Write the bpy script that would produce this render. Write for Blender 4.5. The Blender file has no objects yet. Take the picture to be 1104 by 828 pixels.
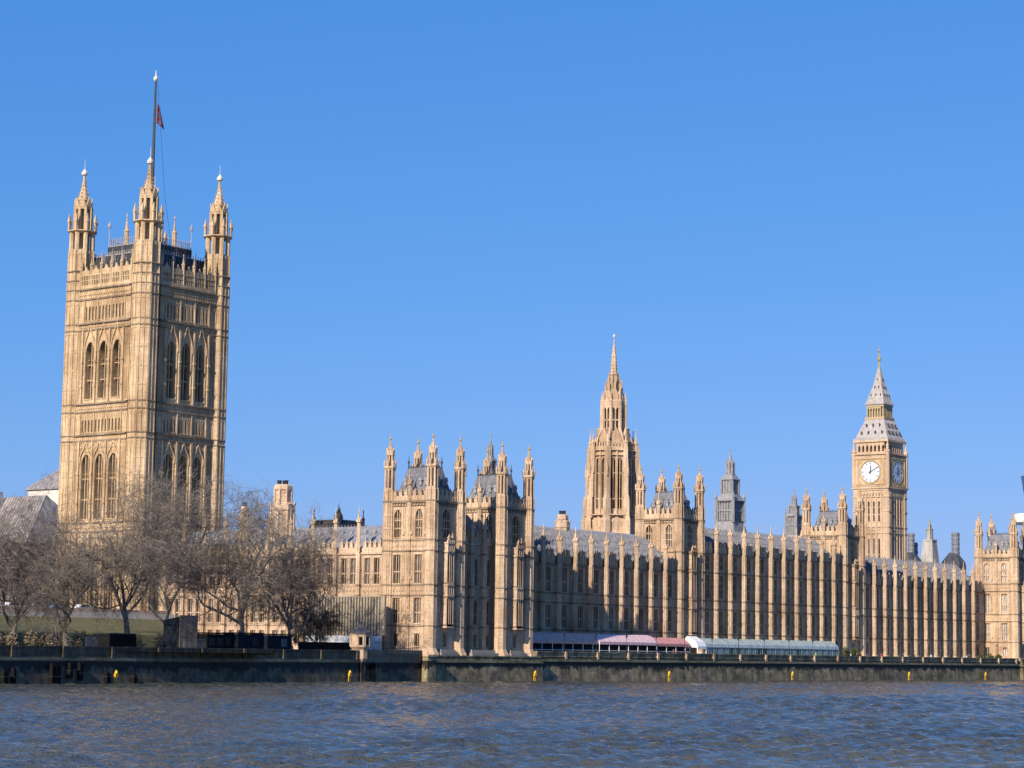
import bpy, math, random
from mathutils import Vector, Matrix
random.seed(7)
R = math.radians
sc = bpy.context.scene
# ------------------------------------------------------------------ camera, sky, sun, exposure
# world axes: X runs north along the river front, Y runs west away from the river, Z up, water at 0
cam_d = bpy.data.cameras.new("camera"); cam = bpy.data.objects.new("camera", cam_d)
sc.collection.objects.link(cam); sc.camera = cam
cam_d.sensor_width = 36; cam_d.lens = 77.746; cam_d.clip_start = 0.5; cam_d.clip_end = 20000
yaw, pitch, roll = 0.659595, 0.120619, 0.0142836
fw = Vector((math.cos(yaw)*math.cos(pitch), math.sin(yaw)*math.cos(pitch), math.sin(pitch)))
rt = Vector((math.sin(yaw), -math.cos(yaw), 0)); up = rt.cross(fw)
r2 = rt*math.cos(roll)+up*math.sin(roll); u2 = up*math.cos(roll)-rt*math.sin(roll)
m3 = Matrix((r2, u2, -fw)).transposed()
cam.matrix_world = Matrix.Translation((0, -265.079, 5.386)) @ m3.to_4x4()

SUN_EL, SUN_E = 31.0, 8.0           # elevation; degrees east of the palace's south
SKY_GRADE = ((1.06, .2355), (.58, .856), (.43, 2.15))
to_sun = Vector((-math.cos(R(SUN_E))*math.cos(R(SUN_EL)), -math.sin(R(SUN_E))*math.cos(R(SUN_EL)), math.sin(R(SUN_EL))))
w = bpy.data.worlds.new("World"); sc.world = w; w.use_nodes = True
nt = w.node_tree; nt.nodes.clear()
sky = nt.nodes.new('ShaderNodeTexSky'); sky.sky_type = 'NISHITA'; sky.sun_disc = False
sky.sun_elevation = R(SUN_EL)
sky.sun_rotation = math.atan2(to_sun.x, to_sun.y)
sky.air_density = 1.0; sky.dust_density = 0.35; sky.ozone_density = 2.6; sky.altitude = 0
bg = nt.nodes.new('ShaderNodeBackground'); bg.inputs[1].default_value = 0.13
wo = nt.nodes.new('ShaderNodeOutputWorld')
sp_ = nt.nodes.new('ShaderNodeSeparateColor'); cb_ = nt.nodes.new('ShaderNodeCombineColor'); nt.links.new(sky.outputs[0], sp_.inputs[0])
for i_, (pw, tint) in enumerate(SKY_GRADE):
    a_ = nt.nodes.new('ShaderNodeMath'); a_.operation = 'POWER'; a_.inputs[1].default_value = pw
    b_ = nt.nodes.new('ShaderNodeMath'); b_.operation = 'MULTIPLY'; b_.inputs[1].default_value = tint
    nt.links.new(sp_.outputs[i_], a_.inputs[0]); nt.links.new(a_.outputs[0], b_.inputs[0]); nt.links.new(b_.outputs[0], cb_.inputs[i_])
nt.links.new(cb_.outputs[0], bg.inputs[0]); nt.links.new(bg.outputs[0], wo.inputs[0])
sd = bpy.data.lights.new("sun", 'SUN'); sun = bpy.data.objects.new("sun", sd); sc.collection.objects.link(sun)
sd.energy = 5.0; sd.angle = R(0.53); sd.color = (1.0, 0.86, 0.685)
sun.rotation_euler = to_sun.to_track_quat('Z', 'Y').to_euler()
sc.view_settings.view_transform = 'Standard'; sc.view_settings.look = 'None'
sc.view_settings.exposure = 0.4; sc.view_settings.gamma = 1.0; sc.view_settings.use_curve_mapping = False
sc.render.engine = 'CYCLES'
sc.cycles.max_bounces = 4; sc.cycles.diffuse_bounces = 2; sc.cycles.glossy_bounces = 2

# ------------------------------------------------------------------ materials
def mat(name): 
    m = bpy.data.materials.new(name); m.use_nodes = True
    n = m.node_tree.nodes; l = m.node_tree.links
    return m, n, l, n['Principled BSDF']
def N(n, t, **k):
    x = n.new(t)
    for a, b in k.items(): setattr(x, a, b)
    return x
def ramp(n, l, src, stops):
    r = n.new('ShaderNodeValToRGB'); l.new(src, r.inputs[0]); cr = r.color_ramp
    while len(cr.elements) < len(stops): cr.elements.new(0.5)
    for e, (p, c) in zip(cr.elements, stops): e.position = p; e.color = (*c, 1)
    return r.outputs[0]
def noise(n, l, vec, scale, detail=4, rough=.55, mapscale=None):
    if mapscale:
        mp = n.new('ShaderNodeMapping'); l.new(vec, mp.inputs[0]); mp.inputs['Scale'].default_value = mapscale; vec = mp.outputs[0]
    t = n.new('ShaderNodeTexNoise'); l.new(vec, t.inputs['Vector'])
    t.inputs['Scale'].default_value = scale; t.inputs['Detail'].default_value = detail; t.inputs['Roughness'].default_value = rough
    return t.outputs[0]
def mixc(n, l, fac, a, b, mode='MIX'):
    x = n.new('ShaderNodeMix'); x.data_type = 'RGBA'; x.blend_type = mode
    if isinstance(fac, (int, float)): x.inputs[0].default_value = fac
    else: l.new(fac, x.inputs[0])
    for s, v in ((6, a), (7, b)):
        if isinstance(v, tuple): x.inputs[s].default_value = (*v, 1)
        else: l.new(v, x.inputs[s])
    return x.outputs[2]
def bump(n, l, p, h, strength, dist):
    b = n.new('ShaderNodeBump'); b.inputs['Strength'].default_value = strength; b.inputs['Distance'].default_value = dist
    l.new(h, b.inputs['Height']); l.new(b.outputs[0], p.inputs['Normal'])
def wallvec(n, l):
    """x+y along the wall, z up: one masonry pattern for walls that run either way"""
    g = n.new('ShaderNodeNewGeometry'); s = n.new('ShaderNodeSeparateXYZ'); l.new(g.outputs['Position'], s.inputs[0])
    a = N(n, 'ShaderNodeMath', operation='ADD'); l.new(s.outputs[0], a.inputs[0]); l.new(s.outputs[1], a.inputs[1])
    c = n.new('ShaderNodeCombineXYZ'); l.new(a.outputs[0], c.inputs[0]); l.new(s.outputs[2], c.inputs[1])
    return c.outputs[0], g.outputs['Position'], s
def stone_mat(name, ca, cb, cc, block=(.9, .38), mort=.35, carve=.32, streak=.55):
    m, n, l, p = mat(name)
    wv, pos, s = wallvec(n, l)
    base = ramp(n, l, noise(n, l, pos, .22, 5, .62), [(.3, ca), (.5, cb), (.72, cc)])
    br = n.new('ShaderNodeTexBrick'); l.new(wv, br.inputs['Vector'])
    br.inputs['Scale'].default_value = 1; br.inputs['Brick Width'].default_value = block[0]; br.inputs['Row Height'].default_value = block[1]
    br.inputs['Mortar Size'].default_value = .018; br.inputs['Color1'].default_value = (.78, .76, .73, 1); br.inputs['Color2'].default_value = (1.12, 1.09, 1.05, 1)
    br.inputs['Mortar'].default_value = (.6, .57, .54, 1)
    c = mixc(n, l, mort, base, br.outputs[0], 'MULTIPLY')
    st = ramp(n, l, noise(n, l, pos, 1.0, 5, .7, (1.3, 1.3, .16)), [(.38, (.45, .40, .36)), (.58, (1, 1, 1))])
    c = mixc(n, l, streak, c, st, 'MULTIPLY')
    big = ramp(n, l, noise(n, l, pos, .075, 3, .6), [(.36, (.80, .77, .74)), (.5, (1, 1, 1)), (.66, (1.10, 1.11, 1.12))])
    c = mixc(n, l, .8, c, big, 'MULTIPLY')
    oi = n.new('ShaderNodeObjectInfo'); c = mixc(n, l, .8, c, ramp(n, l, oi.outputs['Random'], [(0, (.86, .84, .82)), (.5, (1, 1, 1)), (1, (1.09, 1.08, 1.06))]), 'MULTIPLY')
    fine = noise(n, l, pos, 2.6, 3, .7)
    c = mixc(n, l, carve, c, ramp(n, l, fine, [(.35, (.42, .40, .38)), (.62, (1.2, 1.18, 1.15))]), 'MULTIPLY')
    l.new(c, p.inputs['Base Color']); p.inputs['Roughness'].default_value = .88
    p.inputs['Specular IOR Level'].default_value = .2
    bump(n, l, p, fine, .5, .12)
    return m
STONE = stone_mat('limestone', (.48, .35, .235), (.61, .46, .32), (.67, .53, .39))
STONE_VT = stone_mat('limestone_gold', (.50, .36, .22), (.63, .475, .30), (.69, .55, .375))
STONE_PALE = stone_mat('limestone_clean', (.51, .38, .265), (.61, .465, .335), (.66, .53, .40), streak=.25)
PORTLAND = stone_mat('portland', (.36, .35, .33), (.44, .43, .41), (.50, .49, .47), block=(1.2, .5))
RAG = stone_mat('ragstone', (.16, .15, .14), (.24, .22, .20), (.32, .29, .26))

def wallstone_mat(name, wet=(.014, .015, .008), lo=(.25, .20, .125), hi=(.46, .385, .26), zt=2.6):
    m, n, l, p = mat(name)
    wv, pos, s = wallvec(n, l)
    base = ramp(n, l, noise(n, l, pos, .5, 6, .65), [(.3, lo), (.7, hi)])
    br = n.new('ShaderNodeTexBrick'); l.new(wv, br.inputs['Vector']); br.inputs['Scale'].default_value = 1
    br.inputs['Brick Width'].default_value = 1.5; br.inputs['Row Height'].default_value = .6; br.inputs['Mortar Size'].default_value = .025
    br.inputs['Color1'].default_value = (.7, .7, .7, 1); br.inputs['Color2'].default_value = (1.1, 1.1, 1.05, 1); br.inputs['Mortar'].default_value = (.4, .4, .4, 1)
    c = mixc(n, l, .7, base, br.outputs[0], 'MULTIPLY')
    # weed: a dark fringe hanging from the ledge, torn lower edge
    nz = noise(n, l, pos, .55, 5, .7, (1, 1, .5))
    a = N(n, 'ShaderNodeMath', operation='MULTIPLY_ADD'); l.new(nz, a.inputs[0]); a.inputs[1].default_value = -4.6; a.inputs[2].default_value = zt+2.1
    d = N(n, 'ShaderNodeMath', operation='SUBTRACT'); l.new(s.outputs[2], d.inputs[0]); l.new(a.outputs[0], d.inputs[1])
    k = N(n, 'ShaderNodeMath', operation='MULTIPLY'); l.new(d.outputs[0], k.inputs[0]); k.inputs[1].default_value = 3.0; k.use_clamp = True
    top = N(n, 'ShaderNodeMath', operation='LESS_THAN'); l.new(s.outputs[2], top.inputs[0]); top.inputs[1].default_value = zt+1.05
    f = N(n, 'ShaderNodeMath', operation='MULTIPLY'); l.new(k.outputs[0], f.inputs[0]); l.new(top.outputs[0], f.inputs[1])
    c = mixc(n, l, f.outputs[0], c, wet)
    sk = ramp(n, l, noise(n, l, pos, 1.0, 5, .75, (.8, .8, .22)), [(.36, (.12, .11, .10)), (.5, (.8, .78, .75)), (.68, (1.35, 1.3, 1.2))])
    c = mixc(n, l, .75, c, sk, 'MULTIPLY')
    bl = ramp(n, l, noise(n, l, pos, .33, 6, .7), [(.42, (.22, .21, .19)), (.55, (1, 1, 1))])
    c = mixc(n, l, .7, c, bl, 'MULTIPLY')
    gr = ramp(n, l, noise(n, l, pos, .25, 4, .6), [(.40, (1, 1, 1)), (.6, (.66, .72, .42))])
    c = mixc(n, l, .55, c, gr, 'MULTIPLY')
    l.new(c, p.inputs['Base Color']); p.inputs['Roughness'].default_value = .7
    bump(n, l, p, noise(n, l, pos, 3, 4, .7), .5, .1)
    return m
SOOT_SHADE = stone_mat('soot_shade_limestone', (.17, .13, .095), (.27, .21, .15), (.38, .30, .215), streak=.3)  # soot; on string courses and bands the tone also paints in their shadow
RIVERSTONE = wallstone_mat('river_wall_stone')
EMBSTONE = wallstone_mat('embankment_stone', (.010, .008, .006), (.085, .062, .042), (.26, .20, .14), 2.1)

LEDGE = stone_mat('weathered_ledge', (.16, .16, .10), (.26, .25, .16), (.36, .33, .23))
def plain(name, col, rough=.6, metal=0., var=.25, vscale=1.5, spec=.4, stretch=None):
    m, n, l, p = mat(name)
    g = n.new('ShaderNodeNewGeometry')
    f = noise(n, l, g.outputs['Position'], vscale, 4, .6, stretch)
    lo = tuple(c*(1-var) for c in col); hi = tuple(min(1, c*(1+var)) for c in col)
    l.new(ramp(n, l, f, [(.3, lo), (.7, hi)]), p.inputs['Base Color'])
    p.inputs['Roughness'].default_value = rough; p.inputs['Metallic'].default_value = metal; p.inputs['Specular IOR Level'].default_value = spec
    return m
ROOF = plain('iron_roof', (.175, .182, .21), .5, 0, .3, .9, .4)
ROOF_LEAD = plain('lead_roof', (.27, .275, .30), .5, 0, .25, .6)
ROOF_DARK = plain('dark_iron_roof', (.055, .057, .066), .45, 0, .4, .8)
ROOF_BROWN = plain('weathered_lead', (.25, .23, .225), .6, 0, .5, .8, .4, (1, 1, .25))
VENTGREY = plain('vent_tower_lead', (.235, .235, .25), .6, 0, .3, 1.2)
LEAD_STONE = plain('grey_lead_tower', (.36, .34, .335), .6, 0, .25, 1.2)
GILT = plain('gilt', (.75, .52, .16), .35, .6, .15, 2)
OCHRE = plain('gilded_ochre', (.42, .33, .19), .6, .05, .3, 2.5)
PALE_FINIAL = plain('pale_gilt_finial', (.66, .60, .48), .4, 0, .1, 3)
IRON = plain('black_iron', (.018, .018, .02), .5, 0, .3, 3)
WHITE = plain('white_paint', (.78, .78, .77), .5, 0, .06, 1)
OPAL = plain('opal_glass', (.74, .75, .76), .25, 0, .05, 1, .5)
CLOCKBLUE = plain('clock_blue_iron', (.03, .05, .13), .4, 0, .2, 3)
BARK = plain('plane_bark', (.19, .165, .14), .9, 0, .45, 2.2, .1)
TWIG = plain('twigs', (.19, .163, .140), .9, 0, .3, .8, .1)
TWIG_DARK = plain('dark_twigs', (.13, .10, .08), .9, 0, .35, .8, .1)
YELLOW = plain('yellow_paint', (.80, .47, .02), .5, 0, .15, 4)
PINK = plain('pink_canvas', (.64, .46, .49), .8, 0, .12, 1)
LILAC = plain('lilac_canvas', (.50, .33, .30), .8, 0, .15, .7)
RED = plain('red_canvas', (.52, .25, .24), .8, 0, .15, 1)
NAVY = plain('navy_panel', (.012, .018, .030), .8, 0, .3, .7, .1)
BLACK = plain('black_panel', (.009, .009, .010), .8, 0, .3, 1, .1)
PLY = plain('plywood', (.20, .135, .095), .8, 0, .3, .8)
CORR = plain('corrugated_sheet', (.31, .265, .20), .6, 0, .15, .5)
FENCEWHITE = plain('fence_white', (.50, .52, .55), .6, 0, .1, 1)
TEAL = plain('teal_frame', (.16, .26, .28), .5, 0, .2, 2)
BLUEGLASS = plain('blue_glazing', (.07, .25, .55), .2, 0, .35, .6, .6)
MARQUEE = plain('marquee_roof_sheet', (.36, .41, .41), .35, 0, .2, .6, .5)
CARS = [plain('car_white', (.72, .73, .74), .3, 0, .04), plain('car_silver', (.42, .44, .47), .3, .3, .05), plain('car_blue', (.12, .22, .40), .3, 0, .05)]
TYRE = plain('tyre', (.02, .02, .02), .8)
SKIN = plain('skin', (.50, .33, .25), .6, 0, .05)
HIVIS = plain('hi_vis', (.62, .80, .04), .6, 0, .08)
CLOTHDARK = plain('dark_cloth', (.03, .035, .05), .8)
CLOTHWHITE = plain('pale_cloth', (.65, .65, .66), .8)
CLOTHRED = plain('red_cloth', (.4, .06, .06), .8)
HEDGE = plain('hedge_leaf', (.055, .075, .025), .8, 0, .5, 2.5, .2)
SHRUB = plain('winter_shrub', (.23, .185, .125), .9, 0, .5, 2, .1)
LIMEWALL = plain('pale_render', (.62, .58, .52), .8, 0, .08, .5)
BRICKPINK = plain('pinkish_brick', (.40, .27, .21), .85, 0, .2, 1.5)

def glass_mat(name, dark, pale, lim):
    m, n, l, p = mat(name)
    o = n.new('ShaderNodeObjectInfo'); g = n.new('ShaderNodeNewGeometry')
    f = noise(n, l, g.outputs['Position'], 1.1, 2, .6)
    a = N(n, 'ShaderNodeMath', operation='GREATER_THAN'); l.new(o.outputs['Random'], a.inputs[0]); a.inputs[1].default_value = lim
    b = N(n, 'ShaderNodeMath', operation='MULTIPLY'); l.new(a.outputs[0], b.inputs[0]); l.new(f, b.inputs[1])
    c = mixc(n, l, b.outputs[0], dark, pale)
    l.new(c, p.inputs['Base Color']); p.inputs['Roughness'].default_value = .35; p.inputs['Specular IOR Level'].default_value = .14
    bump(n, l, p, noise(n, l, g.outputs['Position'], 3.2, 2, .5), .25, .1)
    return m
GLASS = glass_mat('leaded_glass', (.008, .009, .011), (.20, .20, .21), .78)
GLASS_BLIND = glass_mat('glass_with_blinds', (.06, .06, .065), (.75, .74, .72), .1)
GLASS_TEAL = glass_mat('marquee_glass', (.035, .065, .08), (.30, .40, .44), .5)

# grass
GRASS, n_, l_, p_ = mat('lawn_grass')
g_ = n_.new('ShaderNodeNewGeometry')
l_.new(ramp(n_, l_, noise(n_, l_, g_.outputs['Position'], .5, 6, .7), [(.3, (.06, .062, .022)), (.52, (.105, .10, .034)), (.75, (.17, .14, .07))]), p_.inputs['Base Color'])
p_.inputs['Roughness'].default_value = .95
bump(n_, l_, p_, noise(n_, l_, g_.outputs['Position'], 6, 3, .7), .8, .15)
GROUND = plain('ground_paving', (.17, .16, .145), .9, 0, .2, .15)
PATH = plain('terrace_paving', (.30, .27, .23), .9, 0, .15, .5)
# water
WATER, n_, l_, p_ = mat('river_water')
g_ = n_.new('ShaderNodeNewGeometry')
l_.new(ramp(n_, l_, noise(n_, l_, g_.outputs['Position'], .03, 3, .6), [(.35, (.046, .052, .048)), (.65, (.070, .070, .056))]), p_.inputs['Base Color'])
p_.inputs['Roughness'].default_value = .07; p_.inputs['IOR'].default_value = 1.33
h1 = noise(n_, l_, g_.outputs['Position'], 1.5, 3, .6, (1.0, .8, 1))
h2 = noise(n_, l_, g_.outputs['Position'], 3.5, 2, .6)
ad = N(n_, 'ShaderNodeMath', operation='MULTIPLY_ADD'); l_.new(h2, ad.inputs[0]); ad.inputs[1].default_value = .35; l_.new(h1, ad.inputs[2])
bump(n_, l_, p_, ad.outputs[0], .9, .42)
# flag
FLAG, n_, l_, p_ = mat('flag_cloth')
tc = n_.new('ShaderNodeTexCoord')
wv = N(n_, 'ShaderNodeTexWave', wave_type='BANDS', bands_direction='DIAGONAL'); l_.new(tc.outputs['Object'], wv.inputs[0]); wv.inputs['Scale'].default_value = .35; wv.inputs['Distortion'].default_value = 2
l_.new(ramp(n_, l_, wv.outputs[0], [(0, (.02, .02, .08)), (.12, (.02, .02, .08)), (.16, (.35, .3, .32)), (.22, (.13, .010, .022)), (1, (.10, .008, .016))]), p_.inputs['Base Color'])

# ------------------------------------------------------------------ mesh building
WL = {}                                            # world location of things and parts
class F:
    """a wall's frame: u along the wall (to the right seen from outside), d inwards, z up"""
    def __init__(s, x, y, ang=0.0): s.x, s.y, s.a = x, y, ang; s.c, s.s = math.cos(ang), math.sin(ang)
    def p(s, u, d, z): return (s.x+u*s.c-d*s.s, s.y+u*s.s+d*s.c, z)
W0 = F(0, 0, 0)
def EAST(x, y): return F(x, y, 0)                  # faces the river
def SOUTH(x, y): return F(x, y, -math.pi/2)
def NORTH(x, y): return F(x, y, math.pi/2)
def WEST(x, y): return F(x, y, math.pi)
class MB:
    def __init__(s): s.v = []; s.f = []
    def quadpts(s, pts):
        i = len(s.v); s.v += pts; s.f.append(tuple(range(i, i+len(pts))))
    def box(s, f, u0, u1, d0, d1, z0, z1):
        i = len(s.v)
        s.v += [f.p(u, d, z) for z in (z0, z1) for u, d in ((u0, d0), (u1, d0), (u1, d1), (u0, d1))]
        s.f += [(i, i+3, i+2, i+1), (i+4, i+5, i+6, i+7), (i, i+1, i+5, i+4), (i+1, i+2, i+6, i+5), (i+2, i+3, i+7, i+6), (i+3, i, i+4, i+7)]
    def extr(s, f, poly, z0, z1, top=1.0, cu=0., cd=0.):
        """poly in (u,d), optional scale at the top"""
        i = len(s.v); k = len(poly)
        s.v += [f.p(u, d, z0) for u, d in poly]+[f.p(cu+(u-cu)*top, cd+(d-cd)*top, z1) for u, d in poly]
        for j in range(k): s.f.append((i+j, i+(j+1) % k, i+k+(j+1) % k, i+k+j))
        s.f.append(tuple(i+k+j for j in range(k))); s.f.append(tuple(i+k-1-j for j in range(k)))
    def prism(s, f, poly, d0, d1):
        """poly in (u,z) pushed from d0 to d1"""
        i = len(s.v); k = len(poly)
        s.v += [f.p(u, d0, z) for u, z in poly]+[f.p(u, d1, z) for u, z in poly]
        for j in range(k): s.f.append((i+j, i+(j+1) % k, i+k+(j+1) % k, i+k+j))
        s.f.append(tuple(i+j for j in range(k))); s.f.append(tuple(i+2*k-1-j for j in range(k)))
    def lathe(s, x, y, prof, n=8, rot=None, sx=1, sy=1):
        rot = math.pi/n if rot is None else rot
        i = len(s.v)
        for r, z in prof:
            for k in range(n):
                a = rot+2*math.pi*k/n
                s.v.append((x+r*sx*math.cos(a), y+r*sy*math.sin(a), z))
        for j in range(len(prof)-1):
            for k in range(n):
                a, b = i+j*n+k, i+j*n+(k+1) % n
                s.f.append((a, b, b+n, a+n))
        s.f.append(tuple(i+n-1-k for k in range(n))); s.f.append(tuple(i+(len(prof)-1)*n+k for k in range(n)))
    def tube(s, a, b, r0, r1, n=3):
        a = Vector(a); b = Vector(b); d = (b-a)
        if d.length < 1e-6: return
        d.normalize(); q = d.orthogonal().normalized(); t = d.cross(q); i = len(s.v)
        for c, r in ((a, r0), (b, r1)):
            for k in range(n):
                an = 2*math.pi*k/n; s.v.append(tuple(c+(q*math.cos(an)+t*math.sin(an))*r))
        for k in range(n): s.f.append((i+k, i+(k+1) % n, i+n+(k+1) % n, i+n+k))
    def build(s, name, m, parent=None, origin=None, smooth=False, m2=None, k2=0):
        o0 = Vector(origin) if origin is not None else (WL[parent.name] if parent else Vector((0, 0, 0)))
        me = bpy.data.meshes.new(name)
        me.from_pydata([(v[0]-o0.x, v[1]-o0.y, v[2]-o0.z) for v in s.v], [], s.f)
        me.materials.append(m)
        if m2:
            me.materials.append(m2); me.polygons.foreach_set('material_index', [0 if i < k2 else 1 for i in range(len(s.f))])
        if smooth: me.polygons.foreach_set('use_smooth', [True]*len(me.polygons))
        me.update()
        o = bpy.data.objects.new(name, me); sc.collection.objects.link(o)
        if parent: o.parent = parent; WL[o.name] = o0
        else:
            o.location = o0; WL[o.name] = o0
        return o
def tag(o, label=None, cat=None, group=None, kind=None):
    if label: o['label'] = label
    if cat: o['category'] = cat
    if group: o['group'] = group
    if kind: o['kind'] = kind
    return o
def thing(name, label, cat, loc, group=None):
    o = bpy.data.objects.new(name, None); sc.collection.objects.link(o); o.location = loc; WL[o.name] = Vector(loc)
    return tag(o, label, cat, group)
def inst(name, me, parent, wp, ang=0):
    """a child that shares a mesh, set at a world point"""
    o = bpy.data.objects.new(name, me); sc.collection.objects.link(o); o.parent = parent
    o.location = Vector(wp)-WL[parent.name]; o.rotation_euler = (0, 0, ang); return o
def sub(name, me, part):
    o = bpy.data.objects.new(name, me); sc.collection.objects.link(o); o.parent = part; return o
def mesh_of(mb, name, m):
    me = bpy.data.meshes.new(name); me.from_pydata(mb.v, [], mb.f); me.materials.append(m); me.update(); return me
def arch_pts(a, b, zs, zt, k=5):
    """pointed arch from (a,zs) over (mid,zt) to (b,zs)"""
    m = (a+b)/2; L = []
    for i in range(k+1):
        t = i/k; L.append((a+(m-a)*(1-math.cos(t*math.pi/2))**.9 if t else a, zs+(zt-zs)*math.sin(t*math.pi/2)**1.0))
    return L, [(a+b-x, z) for x, z in reversed(L)]
def wall_open(mb, f, u0, u1, z0, z1, ops, depth=.5, d=0.):
    us = sorted({u0, u1, *[o[0] for o in ops], *[o[1] for o in ops]}); zs = sorted({z0, z1, *[o[2] for o in ops], *[o[3] for o in ops]})
    us = [u for u in us if u0 <= u <= u1]; zs = [z for z in zs if z0 <= z <= z1]
    for i in range(len(us)-1):
        for j in range(len(zs)-1):
            cu, cz = (us[i]+us[i+1])/2, (zs[j]+zs[j+1])/2
            if any(o[0] < cu < o[1] and o[2] < cz < o[3] for o in ops): continue
            mb.quadpts([f.p(us[i], d, zs[j]), f.p(us[i+1], d, zs[j]), f.p(us[i+1], d, zs[j+1]), f.p(us[i], d, zs[j+1])])
    for o in ops:
        a, b, c, e = o[:4]; q = d+depth
        mb.quadpts([f.p(a, d, c), f.p(a, q, c), f.p(a, q, e), f.p(a, d, e)]); mb.quadpts([f.p(b, d, c), f.p(b, d, e), f.p(b, q, e), f.p(b, q, c)])
        mb.quadpts([f.p(a, d, c), f.p(b, d, c), f.p(b, q, c), f.p(a, q, c)]); mb.quadpts([f.p(a, d, e), f.p(a, q, e), f.p(b, q, e), f.p(b, d, e)])
        if len(o) > 4 and o[4]:
            L, Rr = arch_pts(a, b, e-o[4], e-.02)
            mb.prism(f, L+[(a, e-.02)], d+.003, q-.06); mb.prism(f, [(b, e-.02)]+Rr, d+.003, q-.06)
WM = {}
def window(T, f, u, z0, w, h, lights=3, trans=(.45,), arch=0, depth=.5, glass=None, mw=.13, stone=None):
    """a window part (its glass) with its stone mullions as a sub-part; meshes shared by size"""
    glass = glass or GLASS; stone = stone or STONE
    key = (round(w, 2), round(h, 2), lights, trans, arch, depth, glass.name, mw, stone.name)
    if key not in WM:
        g = MB(); g.quadpts([(-w/2, depth-.02, 0), (w/2, depth-.02, 0), (w/2, depth-.02, h), (-w/2, depth-.02, h)])
        s = MB()
        for i in range(1, lights):
            x = -w/2+w*i/lights; s.box(W0, x-mw/2, x+mw/2, depth*.35, depth-.03, 0, h-.03)
        for t in trans: s.box(W0, -w/2, w/2, depth*.4, depth-.035, h*t-.09, h*t+.09)
        for i in range(lights):                    # cusped heads to the lights
            x0, x1 = -w/2+w*i/lights+mw/2, -w/2+w*(i+1)/lights-mw/2
            for t in list(trans)+[1.0-.3*(arch > 0)]:
                zt = h*t-.05; L, Rr = arch_pts(x0, x1, zt-.45, zt)
                s.prism(W0, L+[(x0, zt)], depth*.5, depth-.04); s.prism(W0, [(x1, zt)]+Rr, depth*.5, depth-.04)
        s.box(W0, -w/2-.12, -w/2-.003, -.07, .1, -.05, h+.1); s.box(W0, w/2+.003, w/2+.12, -.07, .1, -.05, h+.1)
        if not arch: s.box(W0, -w/2-.15, w/2+.15, -.12, .1, h+.1, h+.24)
        s.box(W0, -w/2-.15, w/2+.15, -.14, .1, -.2, -.05)
        WM[key] = (mesh_of(g, 'window', glass), mesh_of(s, 'mullions', stone))
    g, s = WM[key]
    o = inst('window', g, T, f.p(u, 0, z0), f.a); sub('mullions', s, o); return o
def strings(mb, f, u0, u1, zs, out=.16, h=.22):
    for z in zs: mb.box(f, u0, u1, -out, .05, z-h/2, z+h/2)
def panels(mb, f, u0, u1, z0, z1, n, out=.08, wd=.11, bars=True, diamonds=False):
    """blind tracery: thin upright ribs with rails"""
    st = (u1-u0)/n
    for i in range(n+1): mb.box(f, u0+i*st-wd/2, u0+i*st+wd/2, -out, .02, z0, z1)
    if bars:
        mb.box(f, u0, u1, -out*.9, .02, z1-.12, z1-.002)
        mb.box(f, u0, u1, -out*.9, .02, z0+.002, z0+.12)
    if diamonds:
        zc = (z0+z1)/2; r = min(st*.36, (z1-z0)*.36)
        for i in range(n):
            c = u0+(i+.5)*st; mb.prism(f, [(c-r, zc), (c, zc-r), (c+r, zc), (c, zc+r)], -out*1.3, .02)
def battlement(mb, f, u0, u1, zb, zc, zm, pitch=1.5, th=.45, gap=.45, d0=-.06, spike=.55):
    mb.box(f, u0, u1, d0, d0+th, zb, zc)
    n = max(1, round((u1-u0)/pitch)); st = (u1-u0)/n
    for i in range(n):
        a = u0+i*st+st*gap/2; b = u0+(i+1)*st-st*gap/2
        mb.box(f, a, b, d0, d0+th, zc, zm); mb.box(f, a-.07, b+.07, d0-.07, d0+th+.07, zm, zm+.12)
        c = (a+b)/2
        if spike: mb.extr(f, [(c-.16, d0+th/2-.16), (c+.16, d0+th/2-.16), (c+.16, d0+th/2+.16), (c-.16, d0+th/2+.16)], zm+.12, zm+.12+spike, .15, c, d0+th/2)
    panels(mb, F(f.x, f.y, f.a) if d0 == 0 else F(*f.p(0, d0, 0)[:2], f.a), u0, u1, zb+.1, zc-.1, max(2, round((u1-u0)/.75)), .07, .1, False)
def crockets(mb, x, y, r0, z0, r1, z1, n, rows, size=.12, rot=0):
    for j in range(rows):
        t = (j+.5)/rows; r = r0+(r1-r0)*t; z = z0+(z1-z0)*t; s = size*(1-.5*t)
        for k in range(n):
            a = rot+2*math.pi*k/n; cx, cy = x+(r+s*.5)*math.cos(a), y+(r+s*.5)*math.sin(a)
            mb.lathe(cx, cy, [(.01, z-s), (s, z), (.01, z+s*1.3)], 4)
def mesh2(mb, name, m, ranges, m2):
    me = mesh_of(mb, name, m); me.materials.append(m2)
    me.polygons.foreach_set('material_index', [1 if any(a <= i < b for a, b in ranges) else 0 for i in range(len(mb.f))]); return me
BM = {}
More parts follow.
